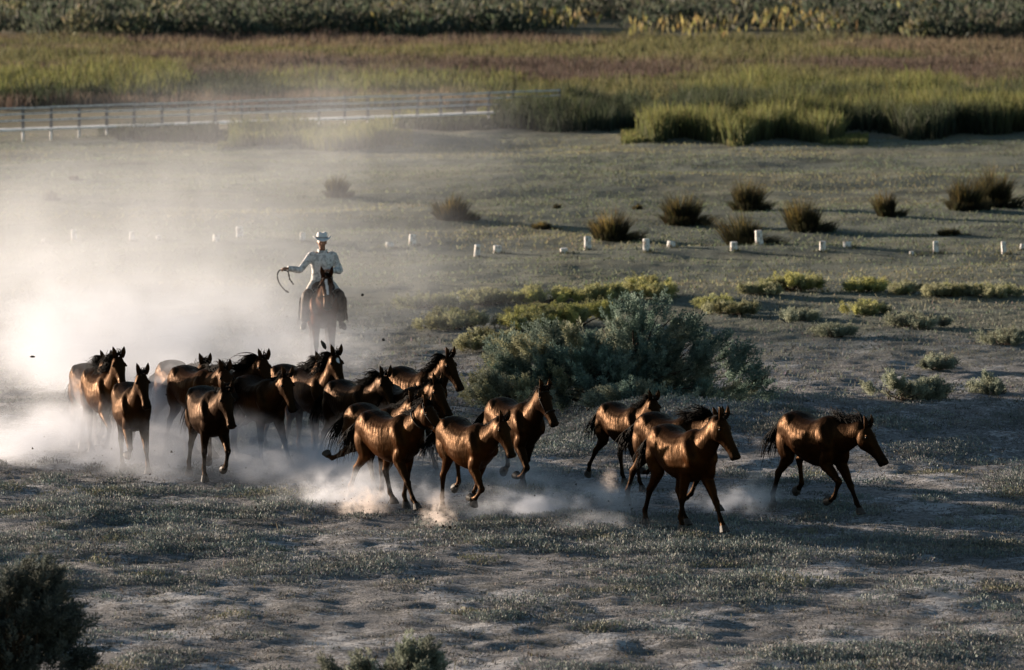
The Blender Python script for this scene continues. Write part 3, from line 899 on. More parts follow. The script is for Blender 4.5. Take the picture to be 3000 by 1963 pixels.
# ------------------------------------------------------------------ horses
def coat_material(name, base, dark, gloss, rough=0.40):
    t = NT(name)
    o = t.obj()
    x, y, z = t.sep(o)
    big = t.noise(o, 3.0, 4, 0.55)
    streak = t.noise(t.mapping(o, (9, 9, 2.2), (0, 0, 0), (0, 0.5, 0)), 3.0, 4, 0.6)
    col = t.mix(t.range(big, 0.35, 0.7), base, tuple(c * 0.62 for c in base))
    col = t.mix(t.math('MULTIPLY', t.range(streak, 0.5, 0.72), 0.5), col, dark)
    legs = t.range(z, 0.40, 0.72, 1.0, 0.0)
    col = t.mix(legs, col, dark)
    sooty_shade = t.math('MULTIPLY', t.range(t.math('ADD', z, t.math('MULTIPLY', t.math('SUBTRACT', big, 0.5), 0.35)), 1.14, 1.34), 0.55)  # sooty topline, partly shade on the back put into the coat colour
    col = t.mix(sooty_shade, col, dark)
    mk = t.attr('tint')
    r, g, b = t.sep(mk)
    col = t.mix(g, col, dark)                      # dark muzzle
    col = t.mix(r, col, (0.62, 0.60, 0.60))        # star or blaze
    # ribs and hide
    rx = t.math('MULTIPLY', t.math('ADD', x, t.math('MULTIPLY', t.math('SUBTRACT', z, 1.0), 0.42)), 2 * math.pi / 0.078)
    ribs = t.math('SINE', t.math('ADD', rx, t.math('MULTIPLY', big, 2.0)))
    m = t.math('MULTIPLY', t.range(x, -0.36, -0.22), t.range(x, 0.12, 0.30, 1.0, 0.0))
    m = t.math('MULTIPLY', m, t.math('MULTIPLY', t.range(z, 0.80, 0.98), t.range(z, 1.16, 1.30, 1.0, 0.0)))
    h = t.math('ADD', t.math('MULTIPLY', t.math('MULTIPLY', ribs, m), 0.07), t.math('MULTIPLY', streak, 0.38))
    h = t.math('ADD', h, t.math('MULTIPLY', t.noise(o, 26, 3), 0.06))
    h = t.math('ADD', h, t.math('MULTIPLY', t.noise(o, 5, 2), 0.60))
    nrm = t.bump(h, 0.85, 0.022)
    ro = t.range(streak, 0.3, 0.7, rough - 0.08, rough + 0.16)
    b = t.n('ShaderNodeBsdfPrincipled')
    t.set(b.inputs['Base Color'], col); t.set(b.inputs['Roughness'], ro)
    b.inputs['Specular IOR Level'].default_value = 0.008
    b.inputs['Specular Tint'].default_value = (1.0, 0.72, 0.50, 1)
    t.set(b.inputs['Normal'], nrm)
    g = t.n('ShaderNodeBsdfAnisotropic')           # coloured gloss of the hair
    g.inputs['Color'].default_value = (gloss, gloss * 0.47, gloss * 0.15, 1)
    t.set(g.inputs['Roughness'], t.range(streak, 0.3, 0.7, 0.32, 0.52)); t.set(g.inputs['Normal'], nrm)
    a = t.n('ShaderNodeAddShader')
    t.t.links.new(b.outputs[0], a.inputs[0]); t.t.links.new(g.outputs[0], a.inputs[1])
    t.t.links.new(a.outputs[0], t.out.inputs['Surface'])
    return t.mat

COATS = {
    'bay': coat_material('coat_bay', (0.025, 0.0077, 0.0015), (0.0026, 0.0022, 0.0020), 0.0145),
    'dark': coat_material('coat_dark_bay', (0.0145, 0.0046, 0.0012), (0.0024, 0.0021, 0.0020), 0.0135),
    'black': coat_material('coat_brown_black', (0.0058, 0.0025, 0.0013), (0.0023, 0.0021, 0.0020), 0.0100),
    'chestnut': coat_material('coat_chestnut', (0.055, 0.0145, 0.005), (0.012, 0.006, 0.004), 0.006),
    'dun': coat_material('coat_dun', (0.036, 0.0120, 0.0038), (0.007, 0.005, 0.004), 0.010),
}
M_HAIR = simple('mane_hair', (0.006, 0.0048, 0.0042), 0.7, 0.03, 18, 0.3)
M_HOOF = simple('hoof_horn', (0.045, 0.038, 0.033), 0.6, 0.2, 25, 0.35)
M_EYE = simple('eye_dark', (0.006, 0.004, 0.003), 0.4, 0.1)
M_NOSTRIL = simple('nostril_skin', (0.006, 0.005, 0.004), 0.9, 0.0)
M_STRAP = simple('dark_leather', (0.016, 0.012, 0.010), 0.7, 0.08, 30, 0.3)
M_METAL = simple('ring_metal', (0.35, 0.33, 0.30), 0.35, 0.6)

def catmull(pts, sub):
    P = np.asarray(pts, float)
    out = []
    n = len(P)
    for i in range(n - 1):
        p0 = P[max(i - 1, 0)]; p1 = P[i]; p2 = P[i + 1]; p3 = P[min(i + 2, n - 1)]
        for k in range(sub):
            t = k / sub
            out.append(0.5 * (2 * p1 + (p2 - p0) * t + (2 * p0 - 5 * p1 + 4 * p2 - p3) * t * t + (3 * p1 - p0 - 3 * p2 + p3) * t ** 3))
    out.append(P[-1])
    return np.array(out)

def limb(mb, st, sub=3, n=12, side=Vector((0, 1, 0))):
    """st rows: x, y, z, half depth, half width"""
    S = catmull(st, sub)
    S[:, 3:] = np.maximum(S[:, 3:], 0.008)
    rr = []
    for i in range(len(S)):
        a = Vector(S[max(i - 1, 0), :3]); b = Vector(S[min(i + 1, len(S) - 1), :3])
        T = (b - a).normalized()
        dd = T.cross(side)
        if dd.length < 1e-4: dd = Vector((1, 0, 0))
        dd.normalize(); sd = dd.cross(T).normalized()
        c = Vector(S[i, :3])
        rr.append([c + dd * (S[i, 3] * math.cos(2 * math.pi * k / n)) + sd * (S[i, 4] * math.sin(2 * math.pi * k / n)) for k in range(n)])
    mb.rings(rr)

TORSO = [  # x, top, bottom, half width, height of the widest point
    (-0.77, 1.19, 1.03, .06, .5), (-0.72, 1.29, .95, .15, .55), (-0.62, 1.365, .89, .215, .58), (-0.47, 1.41, .86, .25, .60),
    (-0.32, 1.395, .82, .255, .56), (-0.12, 1.35, .755, .275, .46), (0.07, 1.335, .715, .285, .44), (0.21, 1.36, .695, .27, .44),
    (0.35, 1.41, .71, .235, .44), (0.47, 1.39, .76, .205, .44), (0.57, 1.30, .83, .175, .45), (0.65, 1.20, .90, .135, .45), (0.70, 1.11, .98, .07, .5)]

FORE = {  # humerus, radius, cannon, pastern : degrees forward of straight down
    'stand': (-45, 2, -3, 34), 'reach': (-14, 40, 36, 48), 'reach2': (-26, 24, 20, 42), 'lift': (-14, 56, -30, -62), 'fold': (-20, 38, -52, -88),
    'back': (-62, -26, -32, 6), 'backlift': (-55, -14, -72, -110), 'swing': (-30, 24, -40, -75), 'mid': (-54, -12, -15, 24)}
HIND = {
    'stand': (25, -42, -2, 34), 'reach': (50, -12, 24, 46), 'back': (2, -54, -42, -18), 'flex': (52, -58, 10, -48), 'trail': (4, -64, -72, -110),
    'under': (42, -26, 14, 40), 'lift': (36, -60, -22, -72), 'push': (8, -48, -28, 8)}

def build_horse(key, px, gy, s, yaw, neck, nyaw, head, hyaw, legs, coat, label, pitch=0.0, air=0.0, star=None, mane=(0.30, 0.5, 1), tail=(0.62, 0.22), ears='fwd', halter=None, seed=0, thin=1.0, group='running herd of loose horses'):
    rnd = random.Random(seed * 31 + 5)
    p = gp(px, gy)
    view = math.atan2(p.x, p.y)                       # heading measured from the line of sight
    th = R(yaw) - view
    rz = math.atan2(-math.cos(th), math.sin(th))
    rp = R(pitch)
    def RP(v):                                        # pitch of the trunk about its middle
        x, z = v[0], v[2] - 1.0
        return Vector((x * math.cos(rp) - z * math.sin(rp), v[1], 1.0 + x * math.sin(rp) + z * math.cos(rp)))
    # --- legs first: they set the height
    def chain(o, lens, angs, y0, y1):
        pts = [Vector(o)]
        q = Vector(o)
        for i, (L, a) in enumerate(zip(lens, angs)):
            q = q + Vector((L * math.sin(R(a)), (y1 - y0) / len(lens), -L * math.cos(R(a))))
            pts.append(q.copy())
        return pts
    chains = []
    for i, (kind, nm, sd) in enumerate((('F', legs[0], -1), ('F', legs[1], 1), ('H', legs[2], -1), ('H', legs[3], 1))):
        ang = (FORE if kind == 'F' else HIND)[nm] if isinstance(nm, str) else nm
        ang = [a + rnd.uniform(-4, 4) for a in ang]
        if kind == 'F':
            c = chain(RP((0.57, 0.135 * sd, 1.02)), (0.29, 0.385, 0.265, 0.115), ang, .135 * sd, .12 * sd)
        else:
            c = chain(RP((-0.49, 0.125 * sd, 1.13)), (0.35, 0.405, 0.34, 0.12), ang, .125 * sd, .125 * sd)
        chains.append((kind, sd, ang, c))
    def hoof_pts(c, ang):
        a = R(ang[3] - 34)
        f = []
        n = 12
        def P(x, y, z): return c[-1] + Vector((x * math.cos(a) - z * math.sin(a), y, x * math.sin(a) + z * math.cos(a)))
        rings = []
        for z, r0, sh in ((0.016, 0.048, -0.004), (-0.02, 0.059, 0.008), (-0.074, 0.072, 0.028), (-0.080, 0.066, 0.028)):
            rings.append([P(sh + r0 * 1.08 * math.cos(2 * math.pi * k / n), r0 * math.sin(2 * math.pi * k / n) * 0.95, z) for k in range(n)])
        return rings
    low = min(min(v.z for r in hoof_pts(c, a) for v in r) for _, _, a, c in chains)
    up = Vector((0, 0, -low + air))
    root = empty('horse', (p.x, p.y, gz(p.x, p.y)), rz, s)
    mb = MB()
    # --- trunk
    st = catmull(TORSO, 4)
    rr = []
    n = 20
    for x, t, b, w, f in st:
        b = b - 0.015 * math.exp(-((x - 0.05) / 0.5) ** 2); t = t + 0.015
        zm = b + (t - b) * f
        ring = []
        for k in range(n):
            a = 2 * math.pi * k / n
            cs, sn = math.cos(a), math.sin(a)
            yy = w * 1.05 * math.copysign(abs(cs) ** 0.86, cs) * thin
            if sn > 0: zz = zm + (t - zm) * sn ** (0.95 if x < 0.2 else 1.15)
            else: zz = zm - (zm - b) * abs(sn) ** 0.9
            ring.append(RP((x, yy, zz)) + up)
        rr.append(ring)
    mb.rings(rr)
    # withers and hip points
    limb(mb, [tuple(RP(v) + up) + (d, w) for v, d, w in (((0.12, 0, 1.30), .05, .05), ((0.34, 0, 1.37), .055, .055), ((0.50, 0, 1.34), .07, .06), ((0.60, 0, 1.25), .06, .05))])
    for sd in (-1, 1):
        limb(mb, [tuple(RP(v) + up) + (d, w) for v, d, w in (((-0.24, .19 * sd, 1.20), .04, .04), ((-0.33, .200 * sd, 1.255), .075, .060), ((-0.46, .150 * sd, 1.315), .09, .08), ((-0.66, .085 * sd, 1.25), .07, .06))])
        # shoulder blade
        limb(mb, [tuple(RP(v) + up) + (d, w) for v, d, w in (((0.36, .10 * sd, 1.34), .05, .03), ((0.42, .165 * sd, 1.22), .085, .055), ((0.50, .19 * sd, 1.10), .10, .06), ((0.58, .17 * sd, 1.00), .085, .06), ((0.60, .13 * sd, .95), .05, .04))])
    # --- legs
    for kind, sd, ang, c in chains:
        c = [q + up for q in c]
        def at(i, t, dx=0.0, dy=0.0):
            q = c[i].lerp(c[i + 1], t)
            T = (c[i + 1] - c[i]).normalized()
            return tuple(q + Vector((-T.z, 0, T.x)) * dx + Vector((0, dy, 0)))
        if kind == 'F':
            st = [at(0, 0.1, 0, -.02 * sd) + (.10, .065), at(0, .55) + (.125, .08), at(0, .98, -.02) + (.095, .068), at(1, .22, .004) + (.082, .060), at(1, .5, .004) + (.060, .050),
                  at(1, .82) + (.043, .039), at(1, 1.0, .004) + (.045, .041), at(2, .16) + (.035, .032), at(2, .5) + (.029, .024), at(2, .82) + (.031, .026),
                  at(2, 1.0, -.006) + (.039, .032), at(3, .45) + (.029, .027), at(3, .85) + (.036, .035), at(3, 1.06) + (.034, .034)]
        else:
            st = [at(0, -.12, -.04, -.01 * sd) + (.19, .085), at(0, .3, -.05, .02 * sd) + (.205, .105), at(0, .72, -.05, .025 * sd) + (.165, .10), at(0, 1.0, -.02, .02 * sd) + (.125, .082), at(1, .3, -.012, .005 * sd) + (.095, .062),
                  at(1, .65, -.008) + (.058, .043), at(1, .9, -.012) + (.046, .036), at(1, 1.0, -.008) + (.054, .040), at(2, .16, -.004) + (.043, .033), at(2, .45) + (.033, .026), at(2, .82) + (.032, .026),
                  at(2, 1.0, -.006) + (.039, .032), at(3, .45) + (.030, .027), at(3, .85) + (.036, .035), at(3, 1.06) + (.034, .034)]
        st = [r[:3] + (r[3] * (1.0 if r[3] > .08 else 1.27), r[4] * (1.05 if r[4] > .07 else 1.27)) for r in st]
        limb(mb, st)
        # fetlock tuft
        hb = MB(); hb.rings([[v + up for v in r] for r in hoof_pts([q - up for q in c], ang)])
        link('hoof', hb.mesh('hoof', False), M_HOOF, root)
    # --- neck
    B = RP((0.44, 0, 1.12)) + up
    a, psi = R(neck), R(nyaw)
    NL = 0.62
    def d3(el, yw): return Vector((math.cos(el) * math.cos(yw), math.cos(el) * math.sin(yw), math.sin(el)))
    n0 = B
    n1 = n0 + d3(a - R(14), psi * 0.35) * NL * 0.40
    n2 = n1 + d3(a, psi * 0.8) * NL * 0.33
    n3 = n2 + d3(a + R(8), psi) * NL * 0.30
    nst = [tuple(n0) + (.27, .165), tuple(n1) + (.22, .135), tuple(n2) + (.172, .100), tuple(n3) + (.14, .088), tuple(n3 + d3(a, psi) * 0.05) + (.09, .06)]
    S = catmull(nst, 4)
    crest = []
    rr = []
    for i in range(len(S)):
        T = (Vector(S[min(i + 1, len(S) - 1), :3]) - Vector(S[max(i - 1, 0), :3])).normalized()
        sd = Vector((0, 0, 1)).cross(T).normalized(); dd = T.cross(sd)
        c = Vector(S[i, :3]); d, w = S[i, 3], S[i, 4]
        ring = []
        for k in range(16):
            q = 2 * math.pi * k / 16
            sn = math.sin(q)
            ww = w * (1 - 0.28 * max(0, sn))
            ring.append(c + dd * (d * sn) + sd * (ww * math.cos(q)))
        rr.append(ring)
        crest.append((c + dd * d * 0.93, dd, sd, T, d, w))
    mb.rings(rr)
    # --- head
    hp, hw = R(head), psi + R(hyaw)
    HD = d3(-hp, hw)
    HS = Vector((-math.sin(hw), math.cos(hw), 0))
    HU = HD.cross(HS)                                  # forehead normal
    poll = n3 + d3(a + R(10), psi) * 0.085 + HU * 0.06
    HL = 0.585
    hst = [(0.0, .080, .062), (.10, .105, .082), (.22, .125, .094), (.36, .122, .086), (.50, .098, .066), (.66, .078, .056), (.82, .067, .055), (.93, .068, .060), (1.0, .056, .052), (1.035, .025, .025)]
    H = catmull(hst, 3); H[:, 1] *= 1.15; H[:, 2] *= 1.20
    rr = []
    for t, d, w in H:
        c = poll + HD * (t * HL) - HU * (d * 0.92 + 0.012 * math.sin(math.pi * t))
        ring = []
        for k in range(16):
            q = 2 * math.pi * k / 16
            sn, cs = math.sin(q), math.cos(q)
            ww = w * (1 - 0.30 * max(0, -sn)) if t > .45 else w * (1 - .12 * max(0, -sn))
            ring.append(c + HU * (d * math.copysign(abs(sn) ** 0.8, sn)) + HS * (ww * math.copysign(abs(cs) ** 0.85, cs)))
        rr.append(ring)
    mb.rings(rr)
    for sd in (-1, 1):                                 # cheek, brow, nostril rim
        mb.ball(poll + HD * .27 * HL - HU * .155 + HS * .068 * sd, (.082, .040, .082), 10, 7)
        mb.ball(poll + HD * .22 * HL - HU * .040 + HS * .092 * sd, .030, 8, 6)
        limb(mb, [tuple(poll + HD * .34 * HL - HU * .075 + HS * .086 * sd) + (.018, .014), tuple(poll + HD * .52 * HL - HU * .070 + HS * .066 * sd) + (.016, .012), tuple(poll + HD * .66 * HL - HU * .06 + HS * .054 * sd) + (.010, .008)])
        mb.ball(poll + HD * .93 * HL - HU * .052 + HS * .046 * sd, .030, 8, 6)
    mb.ball(poll + HD * 0.95 * HL - HU * .125, (.042, .040, .038), 8, 6)
    body = union(mb, 0.0165, 7, 0.5)
    # ears, joined to the skin
    nv = len(body.vertices)
    V0 = np.empty(nv * 3, np.float32); body.vertices.foreach_get('co', V0); V0 = V0.reshape(-1, 3)
    eb = MB()
    for sd in (-1, 1):
        e0 = poll + HD * 0.015 + HS * .058 * sd - HU * .03
        if ears == 'back': ed = (-HD * 0.75 + HU * .35 + HS * .22 * sd + Vector((0, 0, .3))).normalized()
        else: ed = (-HD * 0.62 + HU * .42 + HS * .24 * sd + Vector((0, 0, .45))).normalized()
        fs = HS.cross(ed).normalized(); ss = ed.cross(fs).normalized()
        rr = []
        EL = 0.19
        for t, w in ((0, .026), (.2, .036), (.45, .040), (.7, .029), (.9, .013), (1.0, .004)):
            c = e0 + ed * (EL * t) + HU * (.015 * math.sin(t * 3))
            ring = []
            for k in range(10):
                q = 2 * math.pi * k / 10
                ring.append(c + ss * (w * math.cos(q)) + fs * (w * 0.55 * math.sin(q) + w * 0.55 * math.cos(q) ** 2))
            rr.append(ring)
        eb.rings(rr)
    allv = np.concatenate([V0, np.array([tuple(v) for v in eb.v], np.float32)])
    faces = [tuple(q.vertices) for q in body.polygons] + [tuple(i + nv for i in f) for f in eb.f]
    bpy.data.meshes.remove(body)
    me = bpy.data.meshes.new('body')
    me.from_pydata(allv.tolist(), [], faces)
    me.polygons.foreach_set('use_smooth', np.ones(len(me.polygons), bool))
    # markings
    rel = allv - np.array(poll)
    tt = rel @ np.array(HD) / HL; su = rel @ np.array(HU); ss_ = rel @ np.array(HS)
    tint = np.zeros((len(allv), 4), np.float32); tint[:, 3] = 1
    onhead = (su > -0.30) & (su < 0.12) & (np.abs(ss_) < 0.16)
    tint[:, 1] = smooth(0.72, 0.88, tt) * onhead
    if star == 'star':
        tint[:, 0] = (((tt - .20) / .075) ** 2 + (ss_ / .03) ** 2 < 1) & (su > -0.06) & onhead
    elif star == 'blaze':
        tint[:, 0] = (tt > .12) & (tt < .62) & (np.abs(ss_ + .012 * np.sin(tt * 9)) < .022) & (su > -0.07) & onhead
    at_ = me.color_attributes.new('tint', 'FLOAT_COLOR', 'POINT')
    at_.data.foreach_set('color', tint.ravel())
    me.update()
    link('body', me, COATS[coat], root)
    for sd in (-1, 1):
        e = MB(); e.ball(poll + HD * .255 * HL - HU * .052 + HS * .113 * sd, .017, 10, 7)
        link('eye', e.mesh('eye'), M_EYE, root)
        e = MB(); e.ball(poll + HD * .955 * HL - HU * .046 + HS * .066 * sd, (.013, .013, .017), 8, 6)
        link('nostril', e.mesh('nostril'), M_NOSTRIL, root)
    # --- hair
    def strand(hb, o, d0, d1, L, w, seg=5):
        pts = []; rad = []
        q = Vector(o)
        for k in range(seg + 1):
            t = k / seg
            pts.append(q.copy()); rad.append(w * (1 - t) ** 0.7 + 0.0012)
            d = (d0 * (1 - t) + d1 * t); d.normalize()
            q = q + d * (L / seg)
        hb.tube(pts, rad, 3)
    mL, mw, mside = mane                                # length, how far the wind lifts it, side
    hb = MB()
    ncr = len(crest)
    for k in range(300):
        f = rnd.uniform(0.08, 0.97) * (ncr - 2)
        i = int(f); fr = f - i
        c0, dd, sd, T, d, w = crest[i]; c1 = crest[i + 1][0]
        o = c0.lerp(c1, fr) - dd * 0.02
        lift = mw * rnd.uniform(0.4, 1.3)
        side = sd * (mside * rnd.uniform(0.25, 0.9) + rnd.uniform(-.25, .25))
        d0 = dd * 0.9 + side * 0.8 - T * 0.3 * lift + Vector((rnd.uniform(-.2, .2), rnd.uniform(-.2, .2), rnd.uniform(-.1, .2)))
        d1 = -T * (0.4 + 1.3 * lift) + Vector((0, 0, -1.0 + 1.15 * lift)) + side * 0.35 + Vector((rnd.uniform(-.5, .5), rnd.uniform(-.5, .5), rnd.uniform(-.4, .6)))
        strand(hb, o, d0, d1, mL * rnd.uniform(0.5, 1.1) * (1.35 if rnd.random() < .15 else 1), rnd.uniform(.0035, .0085))
    link('mane', hb.mesh('mane'), M_HAIR, root)
    hb = MB()
    for k in range(26):
        o = poll + HS * rnd.uniform(-.045, .045) - HD * rnd.uniform(-.02, .05) - HU * 0.015
        d0 = HU * 0.9 + HD * rnd.uniform(-.5, .6) + HS * rnd.uniform(-.5, .5) + Vector((0, 0, mw * .8))
        d1 = HD * (0.9 - 1.2 * mw * rnd.uniform(0.2, 1.2)) + HS * (rnd.uniform(-.7, .7) + 0.3 * mside) + Vector((0, 0, rnd.uniform(-.2, .9) * mw)) - HU * 0.15
        strand(hb, o, d0, d1, rnd.uniform(.07, .17), rnd.uniform(.005, .009), 4)
    link('forelock', hb.mesh('forelock'), M_HAIR, root)
    hb = MB()
    tb = RP((-0.745, 0, 1.255)) + up
    tl, tw = tail
    sw = rnd.uniform(-.35, .35)
    dock = []
    q = tb.copy()
    for k in range(7):
        t = k / 6
        dock.append(q.copy())
        q = q + (Vector((-1, 0, 0.15)) * (0.55 + tw) * (1 - t) + Vector((-0.25 * tw, sw * .3, -1)) * (0.35 + t)).normalized() * 0.06
    hb.tube(dock, [.035, .034, .031, .028, .024, .018, .010], 8)
    for k in range(120):
        t = rnd.uniform(0, 1) ** 0.8 * 5.9
        i = int(t); o = dock[i].lerp(dock[i + 1], t - i)
        an = rnd.uniform(0, 2 * math.pi)
        o = o + Vector((math.cos(an) * .02, math.sin(an) * .03, 0))
        d0 = Vector((-0.6 - .5 * tw, math.sin(an) * .35, -.35))
        d1 = Vector((-0.75 * tw + rnd.uniform(-.35, .25), sw * .8 + rnd.uniform(-.3, .3), -1.0 + .25 * tw * rnd.random()))
        strand(hb, o, d0, d1, tl * rnd.uniform(0.45, 1.1) * (0.75 if t < 2 else 1), rnd.uniform(.005, .010), 6)
    link('tail', hb.mesh('tail'), M_HAIR, root)
    # --- head gear
    if halter:
        hb = MB()
        def band(pt0, ax1, ax2, r1, r2, wd, n=18):
            hb.tube([pt0 + ax1 * (r1 * math.cos(2 * math.pi * k / n)) + ax2 * (r2 * math.sin(2 * math.pi * k / n)) for k in range(n + 1)], [wd] * (n + 1), 5, 1.0)
        band(poll + HD * .62 * HL - HU * .070, HU, HS, .088, .066, .010)
        cw = 0.095
        for sd in (-1, 1):
            hb.tube([poll + HD * .62 * HL - HU * .075 + HS * .068 * sd, poll + HD * .42 * HL - HU * .08 + HS * .088 * sd, poll + HD * .2 * HL - HU * .075 + HS * .105 * sd, poll - HD * .03 + HS * .082 * sd - HU * .03], [.010] * 4, 5)
            hb.tube([poll + HD * .2 * HL - HU * .075 + HS * .105 * sd, poll + HD * .24 * HL - HU * .19 + HS * .08 * sd, poll + HD * .22 * HL - HU * .262], [.010] * 3, 5)
        hb.tube([poll - HD * .03 + HS * .082 - HU * .03, poll - HD * .035 + HU * .022, poll - HD * .03 - HS * .082 - HU * .03], [.011] * 3, 5)
        hb.tube([poll + HD * .08 * HL + HS * .088 - HU * .03, poll + HD * .09 * HL + HU * .016, poll + HD * .08 * HL - HS * .088 - HU * .03], [.009] * 3, 5)
        link(halter, hb.mesh(halter), M_STRAP, root)
        if halter == 'halter':
            c = crest[6]
            hb = MB(); n = 20
            ctr = Vector(S[8, :3]); T, sd_, dd_ = crest[8][3], crest[8][2], crest[8][1]
            hb.tube([ctr + dd_ * (S[8, 3] * 1.06 * math.sin(2 * math.pi * k / n)) + sd_ * (S[8, 4] * 1.12 * math.cos(2 * math.pi * k / n)) for k in range(n + 1)], [.014] * (n + 1), 5)
            link('neck_strap', hb.mesh('neck_strap'), M_STRAP, root)
            hb = MB()
            o = ctr - dd_ * S[8, 3] * 1.06
            hb.tube([o, o + Vector((.01, .0, -.07)), o + Vector((.0, .01, -.15))], [.008, .012, .006], 6)
            link('buckle', hb.mesh('buckle'), M_METAL, root)
    tag(root, label, 'horse', group)
    root['frame'] = 0
    del root['frame']
    return root, dict(poll=poll, HD=HD, HU=HU, HS=HS, HL=HL, up=up, rz=rz, p=p)

#          key   px    gy   s    yaw neck nyaw head hyaw (fore right, fore left, hind right, hind left)
HORSES = [
 dict(key='A0', px=268, gy=1318, s=0.98, yaw=14, neck=40, nyaw=0, head=42, hyaw=8, legs=('stand', 'lift', 'push', 'reach'), coat='dun', mane=(.30, .55, -1), label='brown horse fading into dust, hindmost at the left end of the herd'),
 dict(key='A1', px=305, gy=1335, s=1.0, yaw=15, neck=52, nyaw=0, head=55, hyaw=0, legs=('lift', 'back', 'push', 'flex'), coat='bay', mane=(.36, .85, -1), label='bay horse with wind tossed mane between two others at the left end'),
 dict(key='A2', px=386, gy=1378, s=1.0, yaw=8, neck=50, nyaw=6, head=62, hyaw=4, legs=('fold', 'reach', 'reach', 'back'), coat='dark', mane=(.20, .3, 1), label='dark bay horse running straight on, foremost at the left end'),
 dict(key='B0', px=535, gy=1318, s=1.0, yaw=24, neck=30, nyaw=-10, head=50, hyaw=0, legs=('stand', 'stand', 'push', 'push'), coat='dun', mane=(.20, .4, 1), label='pale ghostly horse almost swallowed by dust behind a brown one'),
 dict(key='B1', px=575, gy=1345, s=1.03, yaw=24, neck=28, nyaw=0, head=45, hyaw=0, legs=('reach', 'mid', 'push', 'under'), coat='dun', mane=(.30, .9, 1), label='reddish brown dusty horse directly behind a black horse running straight on'),
 dict(key='B2', px=612, gy=1415, s=1.02, yaw=12, neck=30, nyaw=5, head=66, hyaw=6, legs=('mid', 'lift', 'push', 'flex'), coat='black', mane=(.20, .3, 1), label='black horse with lowered head running straight on, nearest in the left half'),
 dict(key='C0', px=675, gy=1332, s=1.0, yaw=31, neck=44, nyaw=6, head=55, hyaw=-14, legs=('stand', 'lift', 'push', 'flex'), coat='dun', mane=(.38, 1.0, -1), label='dusty grey brown horse with long mane streaming back, rear of the herd'),
 dict(key='C1', px=760, gy=1362, s=1.0, yaw=22, neck=34, nyaw=5, head=66, hyaw=2, legs=('stand', 'reach', 'push', 'trail'), coat='dark', mane=(.22, .3, 1), label='dark horse with glowing ribs and head hanging low, below the streaming mane'),
 dict(key='D0', px=868, gy=1325, s=1.0, yaw=27, neck=38, nyaw=-8, head=40, hyaw=-6, legs=('stand', 'lift', 'push', 'flex'), coat='dark', mane=(.30, .9, -1), label='dark horse showing only neck and head, behind the star faced horse'),
 dict(key='D1', px=922, gy=1340, s=1.0, yaw=22, neck=58, nyaw=4, head=60, hyaw=0, legs=('stand', 'lift', 'push', 'under'), coat='dark', star='star', mane=(.30, .5, -1), label='dark horse with white star on forehead and head held high'),
 dict(key='E1', px=1035, gy=1378, s=1.0, yaw=27, neck=40, nyaw=6, head=55, hyaw=-6, legs=('stand', 'fold', 'push', 'flex'), coat='black', mane=(.26, .7, -1), label='black horse with spiky forelock right of the star faced horse'),
 dict(key='E2', px=1218, gy=1333, s=1.0, yaw=33, neck=50, nyaw=6, head=60, hyaw=6, legs=('stand', 'reach', 'push', 'flex'), coat='dark', mane=(.24, .5, -1), label='dark horse with high turned head at the back, nearest the tamarisk'),
 dict(key='E3', px=1172, gy=1392, s=1.0, yaw=30, neck=35, nyaw=8, head=55, hyaw=0, legs=('stand', 'reach', 'push', 'flex'), coat='dark', mane=(.20, .4, 1), label='dark horse tucked between the high headed one and the haltered one'),
 dict(key='F0', px=1105, gy=1460, s=1.0, yaw=31, neck=38, nyaw=4, head=50, hyaw=0, legs=('stand', 'back', 'trail', 'under'), coat='dark', mane=(.22, .4, 1), label='dark horse mostly hidden behind the haltered horse, hind hoof kicked up'),
 dict(key='F1', px=1142, gy=1488, s=1.02, yaw=31, neck=42, nyaw=6, head=48, hyaw=8, legs=('reach', 'mid', 'push', 'reach'), coat='bay', mane=(.26, .45, 1), halter='halter', label='glossy bay horse wearing a dark halter and neck strap, front centre'),
 dict(key='G', px=1368, gy=1520, s=0.96, yaw=28, neck=35, nyaw=7, head=66, hyaw=6, legs=('fold', 'back', (24, -34, -4, 6), 'flex'), coat='bay', pitch=-3, air=.06, mane=(.12, .3, 1), label='short maned young bay galloping with both forefeet folded, kicking orange dust'),
 dict(key='H', px=1508, gy=1440, s=1.02, yaw=25, neck=48, nyaw=5, head=60, hyaw=8, legs=('fold', 'back', 'trail', 'flex'), coat='dark', mane=(.18, .3, 1), halter='headstall', label='dark horse with raised head just in front of the tamarisk\'s left side'),
 dict(key='I', px=1832, gy=1430, s=0.90, yaw=30, neck=40, nyaw=-6, head=58, hyaw=0, legs=('reach2', 'fold', 'back', 'under'), coat='dark', mane=(.20, .3, -1), label='smaller bony horse in front of the tamarisk, left of the right hand pair'),
 dict(key='J', px=1966, gy=1500, s=1.02, yaw=36, neck=27, nyaw=2, head=50, hyaw=6, legs=('lift', 'reach', 'push', 'flex'), coat='dark', mane=(.36, .8, -1), label='reddish maned horse hidden behind the big front bay at right'),
 dict(key='K', px=1998, gy=1562, s=1.06, yaw=28, neck=44, nyaw=12, head=62, hyaw=12, legs=('mid', 'reach', 'push', 'reach'), coat='bay', mane=(.10, .25, 1), label='big bay horse trotting nearest of all, overlapping the reddish maned one'),
 dict(key='L', px=2385, gy=1510, s=1.05, yaw=33, neck=16, nyaw=14, head=56, hyaw=10, legs=('lift', 'reach', 'push', 'flex'), coat='dark', mane=(.30, .8, 1), label='lone dark bay horse with lowered neck, rightmost of the herd'),
]
HINFO = {}
for i, h in enumerate(HORSES):
    HINFO[h['key']] = build_horse(seed=i + 1, **h)
